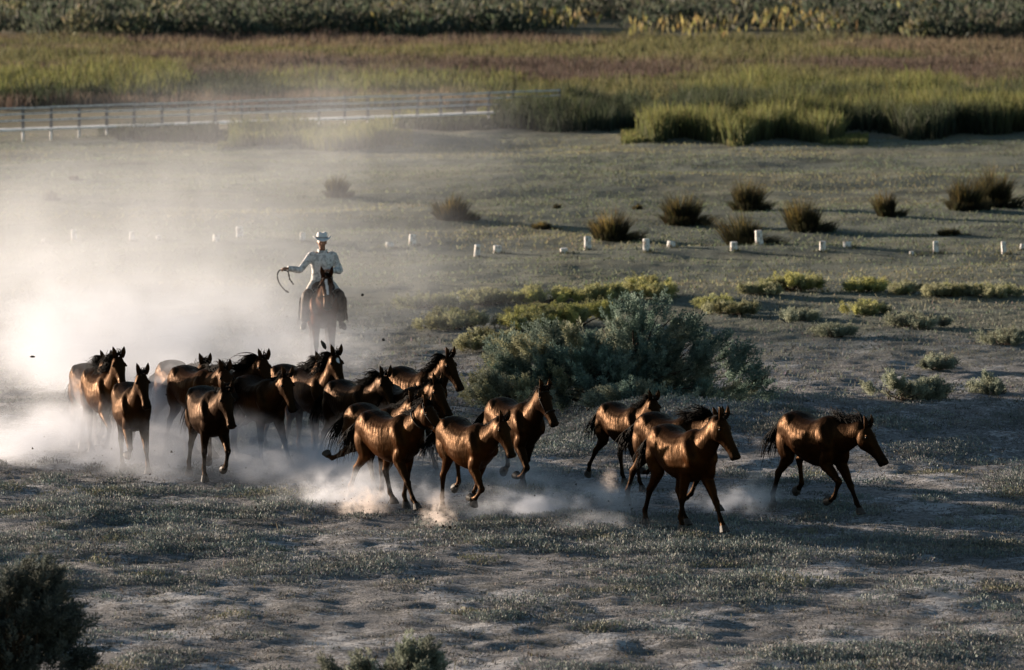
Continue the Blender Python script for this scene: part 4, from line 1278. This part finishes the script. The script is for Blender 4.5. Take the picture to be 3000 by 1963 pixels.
# ------------------------------------------------------------------ the ridden horse
RH, RI = build_horse('R', 944, 1079, 1.12, yaw=4, neck=46, nyaw=2, head=64, hyaw=-4, legs=('stand', 'reach2', 'push', 'under'), coat='chestnut', star='blaze', mane=(.16, .3, 1), tail=(.7, .35), halter='bridle', seed=40, group=None, thin=0.78,
    label='chestnut horse with white blaze and bridle, ridden behind the herd')
RS = 1.12
def rider_root(name): return empty(name, RH.location, RI['rz'], RS)
UPZ = RI['up'].z
# saddle
M_BLANKET = simple('saddle_blanket', (0.10, 0.075, 0.06), 0.95, 0.1, 30, 0.5)
sr = rider_root('saddle')
def shell(x0, x1, w0, drop, z0, th, name, mat, arch=0.0):
    mb = MB(); rr = []
    nx_, na = 9, 11
    outer = []; 
    for i in range(nx_):
        x = x0 + (x1 - x0) * i / (nx_ - 1)
        zz = z0 + arch * (2 * i / (nx_ - 1) - 1) ** 2
        top = []; bot = []
        for k in range(na):
            a = math.pi * (k / (na - 1)) 
            y = w0 * math.cos(a); z = zz - drop * (1 - math.sin(a) ** 0.8)
            top.append(Vector((x, y * 1.0, z))); bot.append(Vector((x, y * (1 - th / w0), z - th)))
        rr.append(top + bot[::-1])
    mb.rings(rr)
    return link(name, mb.mesh(name), mat, sr)
shell(-.22, .36, .265, .34, 1.375 + UPZ, .02, 'blanket', M_BLANKET)
shell(-.16, .30, .20, .12, 1.42 + UPZ, .05, 'seat', M_STRAP, .09)
for sd in (-1, 1):
    mb = MB()
    mb.tube([(.10, .30 * sd, 1.15 + UPZ), (.12, .30 * sd, .95 + UPZ), (.13, .31 * sd, .74 + UPZ)], [.014] * 3, 5)
    link('stirrup_strap', mb.mesh('stirrup_strap'), M_STRAP, sr)
    mb = MB()
    mb.tube([(.13, .31 * sd, .745 + UPZ), (.13, .255 * sd, .68 + UPZ), (.13, .25 * sd, .60 + UPZ), (.13, .37 * sd, .60 + UPZ), (.13, .365 * sd, .68 + UPZ), (.13, .31 * sd, .745 + UPZ)], [.009] * 6, 6)
    link('stirrup', mb.mesh('stirrup'), M_METAL, sr)
tag(sr, 'dark leather saddle under the rider on the chestnut horse', 'saddle')

# ------------------------------------------------------------------ rider
M_SKIN = simple('tanned_skin', (0.27, 0.135, 0.085), 0.55, 0.35, 14, 0.12)
M_SHIRT = None
def shirt_material():
    t = NT('printed_shirt'); o = t.obj()
    n1 = t.noise(o, 16, 4, .6); n2 = t.noise(o, 42, 3)
    c = t.mix(t.range(n1, .48, .58), (.62, .61, .60), (.36, .355, .35))
    c = t.mix(t.range(n2, .60, .68), c, (.20, .19, .19))
    return t.bsdf(c, .85, .15, t.bump(t.noise(o, 7, 3), .8, .03))
M_SHIRT = shirt_material()
M_TROUSER = simple('pale_trousers', (.50, .47, .43), .9, .1, 12, .15, .6, .02)
M_CHAPS = simple('brown_chaps', (.055, .034, .024), .7, .25, 18, .4, .5, .02)
M_BOOT = simple('dark_boots', (.035, .028, .025), .5, .4, 20, .3)
M_HAT = simple('white_hat', (.66, .65, .65), .85, .15, 22, .12)
M_BLACKHAIR = simple('black_hair', (.012, .01, .009), .5, .4)
M_BADGE = simple('red_badge', (.45, .06, .04), .8, .2)

pr = rider_root('person')
Z0 = 1.40 + UPZ                                # seat
def V3(x, y, z): return (x, y, Z0 + z)
torso = [V3(.02, 0, .0) + (.13, .17), V3(.02, 0, .10) + (.125, .175), V3(.03, 0, .25) + (.11, .155), V3(.05, 0, .40) + (.125, .185), V3(.06, 0, .50) + (.105, .195), V3(.06, 0, .565) + (.07, .13), V3(.065, 0, .60) + (.055, .06)]
SH = {-1: Vector(V3(.06, -.185, .515)), 1: Vector(V3(.06, .185, .515))}
EL = {-1: Vector(V3(.14, -.385, .285)), 1: Vector(V3(.08, .30, .265))}
WR = {-1: Vector(V3(.24, -.60, .315)), 1: Vector(V3(.30, .085, .285))}
HIP = {s: Vector(V3(.02, .10 * s, .04)) for s in (-1, 1)}
KN = {s: Vector(V3(.30, .285 * s, -.16)) for s in (-1, 1)}
AN = {s: Vector(V3(.14, .315 * s, -.60)) for s in (-1, 1)}
TOE = {s: Vector(V3(.34, .355 * s, -.70)) for s in (-1, 1)}
def arm(mb, s, g=0.0, end=1.0):
    a, b, c = SH[s], EL[s], WR[s]
    c = b.lerp(c, end)
    limb(mb, [tuple(a + Vector((0, -.05 * s, .0))) + (.06 + g, .06 + g), tuple(a) + (.062 + g, .06 + g), tuple(a.lerp(b, .5)) + (.049 + g, .047 + g), tuple(b) + (.043 + g, .042 + g), tuple(b.lerp(c, .35)) + (.041 + g, .039 + g), tuple(b.lerp(c, .98)) + (.029 + g * 1.3, .027 + g * 1.3)], 3, 12, Vector((.2, .1, 1)))
def leg(mb, s, g=0.0, t0=0, t1=6):
    h, k, a = HIP[s], KN[s], AN[s]
    rows = [tuple(h) + (.095 + g, .09 + g), tuple(h.lerp(k, .4)) + (.085 + g, .08 + g), tuple(h.lerp(k, .8)) + (.064 + g, .06 + g), tuple(k) + (.058 + g, .055 + g), tuple(k.lerp(a, .3)) + (.056 + g, .052 + g), tuple(k.lerp(a, .7)) + (.042 + g, .04 + g), tuple(a) + (.036 + g, .034 + g)]
    limb(mb, rows[t0:t1 + 1], 3, 12)
# skin: one continuous figure
mb = MB()
limb(mb, torso, 3, 16)
for s in (-1, 1):
    arm(mb, s); leg(mb, s)
    a, t = AN[s], TOE[s]
    limb(mb, [tuple(a + Vector((-.05, 0, -.05))) + (.03, .03), tuple(a + Vector((.02, 0, -.04))) + (.045, .035), tuple(a.lerp(t, .6)) + (.032, .04), tuple(t) + (.018, .03)], 3, 10, Vector((0, 1, 0)))
hc = Vector(V3(.085, -.005, .745))             # head centre
limb(mb, [V3(.05, 0, .55) + (.06, .06), V3(.06, 0, .62) + (.054, .052), V3(.07, 0, .68) + (.055, .053)], 3, 12)
FY = R(-6)
F = Vector((math.cos(FY), math.sin(FY), -.05)); L_ = Vector((-math.sin(FY), math.cos(FY), 0))
mb.ball(hc + Vector((-.012, 0, .03)), (.095, .074, .098), 14, 10)
limb(mb, [tuple(hc + F * .01 + Vector((0, 0, .03))) + (.085, .068), tuple(hc + F * .025 + Vector((0, 0, -.03))) + (.073, .062), tuple(hc + F * .035 + Vector((0, 0, -.075))) + (.055, .046), tuple(hc + F * .042 + Vector((0, 0, -.108))) + (.028, .026)], 3, 14)
limb(mb, [tuple(hc + F * .085 + Vector((0, 0, .022))) + (.010, .009), tuple(hc + F * .102 + Vector((0, 0, -.015))) + (.014, .013), tuple(hc + F * .100 + Vector((0, 0, -.027))) + (.012, .016)], 3, 8)
mb.ball(hc + F * .082 + Vector((0, 0, .030)), (.014, .052, .011), 10, 6)                 # brow
mb.ball(hc + F * .082 + Vector((0, 0, -.058)), (.014, .026, .012), 10, 6)                # lips
for s in (-1, 1):
    mb.ball(hc + L_ * .076 * s + Vector((-.005, 0, .0)), (.018, .010, .030), 8, 6)
    mb.ball(hc + F * .062 + L_ * .042 * s + Vector((0, 0, -.012)), (.022, .022, .018), 8, 6)
# hands: palm and five fingers curled round what they hold
def hand(mb, s, fwd, down, grip):
    w = WR[s]; fwd = fwd.normalized(); down = (down - fwd * down.dot(fwd)).normalized(); sidev = fwd.cross(down).normalized()
    limb(mb, [tuple(w - fwd * .02) + (.025, .03), tuple(w + fwd * .03) + (.020, .036), tuple(w + fwd * .085) + (.018, .040)], 3, 10, sidev)
    for k in range(4):
        o = w + fwd * .085 + sidev * (-.030 + .020 * k)
        Ls = (.040, .046, .043, .034)[k]
        p1 = o + fwd * Ls * .8 + down * Ls * .35
        p2 = p1 + down * Ls * .75 - fwd * Ls * .1
        p3 = p2 - fwd * Ls * .6 + down * .004
        mb.tube([o - fwd * .02, o, p1, p2, p3], [.0095, .0098, .0092, .0085, .0075], 7)
    o = w + fwd * .03 - sidev * .036
    mb.tube([o + sidev * .012, o, o + fwd * .03 + down * .022 - sidev * .006, o + fwd * .055 + down * .036 + sidev * .006], [.012, .0115, .0105, .009], 7)
hand(mb, -1, WR[-1] - EL[-1], Vector((.5, 0, -1)), None)
hand(mb, 1, WR[1] - EL[1], Vector((.3, 0, -1)), None)
link('body', union(mb, .0072, 4), M_SKIN, pr)
for s in (-1, 1):
    e = MB(); e.ball(hc + F * .083 + L_ * .031 * s + Vector((0, 0, .012)), (.008, .014, .006), 8, 6)
    link('eye', e.mesh('eye'), M_EYE, pr)
# shirt
mb = MB()
limb(mb, [tuple(r[:3]) + (r[3] + .024, r[4] + .022) for r in torso[:-2]] + [tuple(torso[-2][:3]) + (.095, .15)], 3, 18)
for s in (-1, 1): arm(mb, s, .016, .96)
limb(mb, [V3(.055, 0, .57) + (.082, .082), V3(.06, 0, .615) + (.068, .07)], 2, 14)
for k in range(9):                              # folds at the waist and elbow
    a = random.uniform(0, 6.28); z = random.uniform(.02, .36)
    mb.tube([V3(.03 + .135 * math.cos(a), .18 * math.sin(a), z), V3(.03 + .14 * math.cos(a + .3), .182 * math.sin(a + .3), z + .05), V3(.035 + .13 * math.cos(a + .55), .175 * math.sin(a + .55), z + .12)], [.006, .013, .005], 6)
link('shirt', union(mb, .009, 3), M_SHIRT, pr)
for s in (-1, 1):                               # collar, cuffs, epaulettes
    c = MB(); c.add([Vector(V3(.135, .006 * s, .575)), Vector(V3(.125, .055 * s, .625)), Vector(V3(.05, .078 * s, .64)), Vector(V3(.155, .07 * s, .545)), Vector(V3(.15, .02 * s, .535)), Vector(V3(.06, .085 * s, .60))],
                     [(0, 1, 3, 4), (1, 2, 5, 3)])
    o = link('collar', c.mesh('collar', False), M_SHIRT, pr)
    m = o.modifiers.new('t', 'SOLIDIFY'); m.thickness = .008
    c = MB(); d = (WR[s] - EL[s]).normalized()
    c.tube([WR[s] - d * .045, WR[s] - d * .008], [.046, .047], 14); link('cuff', c.mesh('cuff'), M_SHIRT, pr)
    c = MB(); c.box(V3(.155, .085 * s, .43), (.012, .085, .05)); link('pocket_flap', c.mesh('pocket_flap', False), M_SHIRT, pr)
c = MB(); c.box(V3(.163, .085, .475), (.008, .035, .045)); link('badge', c.mesh('badge', False), M_BADGE, pr)
c = MB()
n = 20
c.tube([V3(.02 + .152 * math.cos(2 * math.pi * k / n), .192 * math.sin(2 * math.pi * k / n), .015) for k in range(n + 1)], [.018] * (n + 1), 6)
link('belt', c.mesh('belt'), M_STRAP, pr)
mb = MB()
limb(mb, [tuple(torso[0][:3]) + (.14, .18), V3(.02, 0, -.06) + (.13, .17), V3(.02, 0, -.10) + (.09, .12)], 3, 16)
for s in (-1, 1): leg(mb, s, .022, 0, 4)
link('trousers', union(mb, .010, 4), M_TROUSER, pr)
for s in (-1, 1):
    mb = MB()
    h, k, a = HIP[s], KN[s], AN[s]
    limb(mb, [tuple(h.lerp(k, .72)) + (.095, .088), tuple(h.lerp(k, .9)) + (.098, .092), tuple(k) + (.094, .088), tuple(k.lerp(a, .3)) + (.092, .086), tuple(k.lerp(a, .7)) + (.085, .078), tuple(k.lerp(a, .93)) + (.083, .076)], 3, 14)
    fr = random.Random(4 + s)
    for q in range(22):                          # fringe on the outer side
        t = q / 22
        o = k.lerp(a, t * .95) + Vector((-.03, .080 * s, 0))
        mb.tube([o, o + Vector((-.02, .03 * s, -.03)), o + Vector((-.03 + fr.uniform(-.01, .01), .032 * s + fr.uniform(-.01, .015), -.085))], [.008, .006, .003], 4)
    link('chaps', mb.mesh('chaps'), M_CHAPS, pr)
    mb = MB()
    t = TOE[s]
    limb(mb, [tuple(a + Vector((-.055, 0, -.055))) + (.035, .035), tuple(a + Vector((.02, 0, -.055))) + (.062, .045), tuple(a.lerp(t, .55)) + (.046, .052), tuple(t + Vector((0, 0, .005))) + (.034, .044), tuple(t + (t - a).normalized() * .045) + (.016, .022)], 3, 12)
    limb(mb, [tuple(k.lerp(a, .6)) + (.054, .05), tuple(a) + (.052, .047), tuple(a + Vector((0, 0, -.05))) + (.05, .042)], 2, 12)
    mb.box(a + Vector((-.03, .004 * s, -.105)), (.07, .07, .045))
    link('boot', union(mb, .010, 3), M_BOOT, pr)
# hair and hat
mb = MB(); mb.ball(hc + Vector((-.03, 0, .025)), (.090, .082, .085), 14, 9); link('hair', mb.mesh('hair'), M_BLACKHAIR, pr)
mb = MB(); rr = []
n = 28
prof = [(.168, .060, 1), (.160, .072, 1), (.125, .070, 1), (.100, .076, 0), (.097, .12, 0), (.088, .165, 0), (.066, .182, 0), (.03, .176, 0), (.005, .172, 0)]
for r, z, brim in prof:
    ring = []
    for k in range(n):
        a = 2 * math.pi * k / n
        dz = (.045 * abs(math.sin(a)) ** 2.2 - .032 * math.cos(a) ** 2) * ((r - .1) / .065 if r > .1 else 0)
        if r < .09 and not brim: dz -= .022 * math.exp(-(math.sin(a) * r / .03) ** 2)
        ring.append(hc + Vector((r * 1.10 * math.cos(a) - .005, r * .94 * math.sin(a), z + dz)))
    rr.append(ring)
inner = [(.095, .070, 0), (.160, .064, 1)]
rr2 = []
for r, z, brim in inner:
    rr2.append([hc + Vector((r * 1.10 * math.cos(2 * math.pi * k / n) - .005, r * .94 * math.sin(2 * math.pi * k / n), z + ((.045 * abs(math.sin(2 * math.pi * k / n)) ** 2.2 - .032 * math.cos(2 * math.pi * k / n) ** 2) * ((r - .1) / .065) if r > .1 else 0))) for k in range(n)])
mb.rings(rr2 + rr)
hat = link('hat', mb.mesh('hat'), M_HAT, pr)
mb = MB()
mb.tube([hc + Vector((.1085 * math.cos(2 * math.pi * k / n) - .005, .0935 * math.sin(2 * math.pi * k / n), .088)) for k in range(n + 1)], [.011] * (n + 1), 6)
link('hat_band', mb.mesh('hat_band'), simple('hat_band_cloth', (.30, .28, .27), .9, .1), hat)
tag(pr, 'rider in white hat and pale printed shirt, one arm stretched out holding a whip', 'person')

# whip in the outstretched hand
wr_ = rider_root('riding_whip')
W0 = WR[-1] + (WR[-1] - EL[-1]).normalized() * .10 + Vector((.02, 0, -.03))
mb = MB()
mb.tube([W0 + Vector((.0, .10, -.02)), W0 + Vector((0, 0, 0)), W0 + Vector((.02, -.05, .0))], [.011, .013, .011], 7)
link('handle', mb.mesh('handle'), M_STRAP, wr_)
def curve(P, sub=4): return [Vector(q) for q in catmull([tuple(q) for q in P], sub)]
mb = MB()
c = curve([W0 + Vector((.02, -.05, 0)), W0 + Vector((.03, -.085, -.05)), W0 + Vector((.03, -.09, -.13)), W0 + Vector((.02, -.06, -.22)), W0 + Vector((.01, -.005, -.30)), W0 + Vector((0, .05, -.355)), W0 + Vector((0, .11, -.39))])
mb.tube(c, [.013] * (len(c) - 5) + [.018, .022, .018, .010, .003], 6)
link('lash', mb.mesh('lash'), M_STRAP, wr_)
mb = MB()
c = curve([W0 + Vector((0, .09, -.02)), W0 + Vector((.01, .105, -.09)), W0 + Vector((0, .12, -.16)), W0 + Vector((0, .15, -.20)), W0 + Vector((0, .185, -.25))])
mb.tube(c, [.011 + .009 * (k % 4 == 0) for k in range(len(c))], 6)
link('wrist_loop', mb.mesh('wrist_loop'), M_STRAP, wr_)
tag(wr_, 'long dark whip curling down from the rider\'s outstretched hand', 'whip')

# reins from the bit to the hand on the horse's neck
rr_ = rider_root('reins')
pl, HD_, HU_, HS_ = RI['poll'], RI['HD'], RI['HU'], RI['HS']
G0 = WR[1] + (WR[1] - EL[1]).normalized() * .10 + Vector((.01, 0, -.03))
for sd in (-1, 1):
    b = pl + HD_ * .50 - HU_ * .09 + HS_ * .07 * sd
    mb = MB()
    c = curve([b, b.lerp(G0, .4) + Vector((0, .12 * sd, -.05)), b.lerp(G0, .8) + Vector((0, .05 * sd, -.02)), G0])
    mb.tube(c, [.008] * len(c), 5)
    link('strap', mb.mesh('strap'), M_STRAP, rr_)
mb = MB(); c = curve([G0, G0 + Vector((-.03, .02, -.08)), G0 + Vector((-.06, .05, -.18)), G0 + Vector((-.04, .09, -.12)), G0 + Vector((0, .03, -.02))])
mb.tube(c, [.008] * len(c), 5)
link('loop', mb.mesh('loop'), M_STRAP, rr_)
tag(rr_, 'dark leather reins gathered in the rider\'s hand above the chestnut neck', 'reins')
# ------------------------------------------------------------------ dust raised by the hooves
def dust_material(name, dens, nscale, lo=0.38, hi=0.66, power=1.0, vert=1.25, col=(0.93, 0.89, 0.86)):
    t = NT(name)
    o = t.obj()
    ln = t.n('ShaderNodeVectorMath', operation='LENGTH'); t.set(ln.inputs[0], o)
    fall = t.range(ln.outputs['Value'], 0.05, 1.0, 1.0, 0.0)
    p = t.pos()
    nz = t.noise(t.mapping(p, (nscale, nscale * 0.7, nscale * vert)), 1.0, 5.0, 0.62)
    m = t.math('ADD', t.range(nz, lo, hi), 0.08)
    # wisps eat into the edge of the cloud
    d = t.math('MULTIPLY', t.math('MULTIPLY', t.math('POWER', fall, power), m), dens)
    v = t.n('ShaderNodeVolumePrincipled')
    v.inputs['Color'].default_value = (*col, 1)
    v.inputs['Anisotropy'].default_value = 0.1
    t.set(v.inputs['Density'], d)
    t.t.links.new(v.outputs[0], t.out.inputs['Volume'])
    return t.mat

def dust_mesh():
    import bmesh
    me = bpy.data.meshes.new('dust_cloud')
    bm = bmesh.new()
    bmesh.ops.create_icosphere(bm, subdivisions=3, radius=1.0)
    bm.to_mesh(me); bm.free()
    return me

DUST = [  # column, ground row, height of centre, radii, density, noise scale, label
    (200, 1130, 0.9, (4.6, 6.5, 2.4), 0.40, 0.55, 'thick pale dust bank at the left behind the herd'),
    (560, 1150, 0.7, (4.2, 5.0, 1.9), 0.55, 0.6, 'dust billowing behind the left half of the herd'),
    (880, 945, 1.1, (6.0, 10.0, 2.4), 0.075, 0.4, 'drifting dust around the mounted rider'),
    (930, 1080, 0.25, (1.9, 1.4, 0.75), 0.55, 1.1, 'dust round the legs of the ridden horse'),
    (200, 880, 1.2, (8.5, 16.0, 2.9), 0.09, 0.3, 'thin dust drifting left of the rider'),
    (850, 560, 1.0, (10.0, 30.0, 3.4), 0.019, 0.22, 'faint dust veil reaching back to the boardwalk'),
    (230, 1350, 0.22, (2.7, 2.2, 1.0), 1.9, 1.0, 'dust low around the legs at the left end of the herd'),
    (580, 1385, 0.22, (2.6, 2.1, 0.95), 1.5, 1.0, 'dust low under the brown and black horses'),
    (900, 1410, 0.2, (2.4, 1.9, 0.80), 1.5, 1.0, 'dust low under the star faced horse'),
    (500, 1331, 0.85, (1.3, 0.55, 1.1), 2.6, 1.4, 'dust hiding the ghostly horse behind the brown one'),
    (245, 1327, 0.7, (0.9, 0.45, 1.1), 2.2, 1.4, 'dust veiling the hindmost horse at the left end'),
    (800, 1347, 0.55, (2.2, 0.5, 1.0), 0.9, 1.3, 'dust hanging between the two ranks of the centre pack'),
    (1130, 1422, 0.4, (1.3, 0.5, 1.0), 0.9, 1.4, 'dust hanging behind the haltered horse'),
    (1090, 1475, 0.12, (1.8, 1.1, 0.6), 3.2, 1.6, 'dust at the hooves of the haltered horse'),
    (1285, 1545, 0.14, (0.34, 0.30, 0.46), 6.0, 6.0, 'small orange spurt of dust under the galloping young bay'),
    (1060, 1505, 0.14, (0.58, 0.40, 0.38), 4.5, 4.5, 'orange puff of dust behind the haltered horse\'s hind feet'),
    (1600, 1510, 0.10, (1.9, 1.1, 0.6), 3.4, 1.6, 'trailing dust between the galloping young bay and the pair at right'),
    (1430, 1430, 0.15, (1.5, 1.2, 0.6), 1.6, 1.3, 'dust behind the galloping young bay'),
    (1780, 1490, 0.2, (0.26, 0.24, 0.5), 5.0, 5.0, 'upright orange wisp of dust behind the pair at right'),
    (1790, 1550, 0.04, (1.1, 0.7, 0.30), 1.5, 2.0, 'low dust behind the big front bay'),
    (2150, 1500, 0.08, (1.2, 0.8, 0.45), 3.4, 2.0, 'low dust between the front bay and the lone horse'),
    (2215, 1475, 0.22, (0.30, 0.3, 0.5), 2.8, 4.5, 'thin upright wisp of dust left of the lone horse'),
]
_dm = dust_mesh()
for i, (u, v, z, rad, dens, ns, label) in enumerate(DUST):
    p = gp(u, v)
    o = bpy.data.objects.new('dust_cloud', _dm.copy())
    C.objects.link(o)
    o.location = (p.x, p.y, z); o.scale = rad
    o.data.materials.clear(); o.data.materials.append(dust_material('dust_%d' % i, dens, ns, 0.40 if rad[0] >= 2 or rad[2] >= 1 else 0.46, 0.66 if rad[0] >= 2 or rad[2] >= 1 else 0.62, vert=0.35 if rad[1] >= 10 else 1.2, col=(0.93, 0.84, 0.79) if rad[0] < 0.6 else (0.84, 0.87, 0.94)))
    tag(o, label, 'dust', kind='stuff')

# ------------------------------------------------------------------ clods thrown up
M_CLOD = simple('clod_earth', (0.05, 0.042, 0.036), 0.95, 0.1, 20, 0.4)
CLODS = [  # column, row, row of the ground below, size m, label
    (1266, 1566, 1560, .05, 'largest dark clod bouncing below the galloping young bay'),
    (1318, 1546, 1560, .04, 'dark clod tossed right of the orange dust spurt'),
    (1298, 1541, 1560, .028, 'small clod inside the orange dust spurt'),
    (1277, 1528, 1560, .022, 'tiny clod high in the orange dust spurt'),
    (1333, 1541, 1560, .02, 'speck of earth beside the young bay\'s leading forefoot'),
    (1263, 1545, 1560, .018, 'speck of earth at the left of the orange dust spurt'),
    (95, 1045, 1330, .026, 'dark clod flying against the bright dust at the left edge'),
    (1062, 864, 1080, .035, 'small clod in the air right of the rider'),
    (841, 928, 1080, .03, 'small clod in the air left of the ridden horse'),
    (948, 1010, 1330, .05, 'long dark clod flying above the star faced horse'),
    (1123, 995, 1330, .035, 'flat speck of earth flying above the high headed dark horse'),
    (487, 1156, 1400, .02, 'speck of earth between two dark horses at left'),
    (749, 1487, 1500, .03, 'clod low over the bare ground under the black horse'),
    (1003, 1408, 1460, .022, 'speck of earth left of the kicked up hind hoof'),
]
for i, (u, v, gv, sz, label) in enumerate(CLODS):
    g = gp(u, gv); dist = g.y
    uu = (u - PW / 2) / FPX; vv = -(v - PH / 2) / FPX
    d = Vector((uu, math.cos(PITCH) + vv * math.sin(PITCH), -math.sin(PITCH) + vv * math.cos(PITCH)))
    q = Vector((0, 0, CAM_H)) + d * (dist / d.y)
    rnd = random.Random(i + 70)
    mb = MB(); mb.ball((0, 0, 0), (sz * rnd.uniform(.6, 1), sz * .7, sz * (1.6 if i in (6, 9) else rnd.uniform(.6, 1))), 7, 5)
    mb.v = [(x * rnd.uniform(.7, 1.3), y * rnd.uniform(.7, 1.3), z * rnd.uniform(.8, 1.25)) for x, y, z in mb.v]
    o = link('dirt_clod', mb.mesh('dirt_clod', False), M_CLOD, None, q)
    o.rotation_euler = (rnd.uniform(0, 3), rnd.uniform(-.6, .6), rnd.uniform(0, 3))
    tag(o, label, 'clod', 'clods of earth kicked into the air')

def dirt_spray():
    """specks of soil thrown up around the running feet"""
    rng = np.random.default_rng(91)
    Vs, Fs = [], []
    spots = [(1290, 1545, 0.55, 70), (1060, 1505, 0.6, 45), (1600, 1510, 1.2, 40), (1800, 1550, 0.8, 40), (2150, 1500, 1.0, 35), (620, 1400, 1.6, 40), (330, 1370, 1.4, 35), (900, 1400, 1.5, 35), (2350, 1520, 0.8, 25)]
    tet = np.array([(1, 1, 1), (1, -1, -1), (-1, 1, -1), (-1, -1, 1)], float) / 1.7
    o = 0
    for u, v, r, n in spots:
        p = gp(u, v)
        for k in range(n):
            s = rng.uniform(0.005, 0.014) * (2.0 if rng.uniform() < 0.08 else 1)
            c = np.array([p.x + rng.normal() * r * 0.6, p.y + rng.normal() * 0.4, abs(rng.normal()) * 0.22 + 0.02])
            q = tet * s * rng.uniform(0.6, 1.4, (4, 3)) @ np.linalg.qr(rng.normal(size=(3, 3)))[0]
            Vs.append(c + q); Fs.append(np.array([(0, 1, 2), (0, 3, 1), (0, 2, 3), (1, 3, 2)]) + o); o += 4
    me = mesh_np('dirt_spray', np.concatenate(Vs), None, np.concatenate(Fs))
    tag(link('dirt_spray', me, M_CLOD), 'fine specks of soil thrown up around the running hooves', 'dirt', kind='stuff')
dirt_spray()
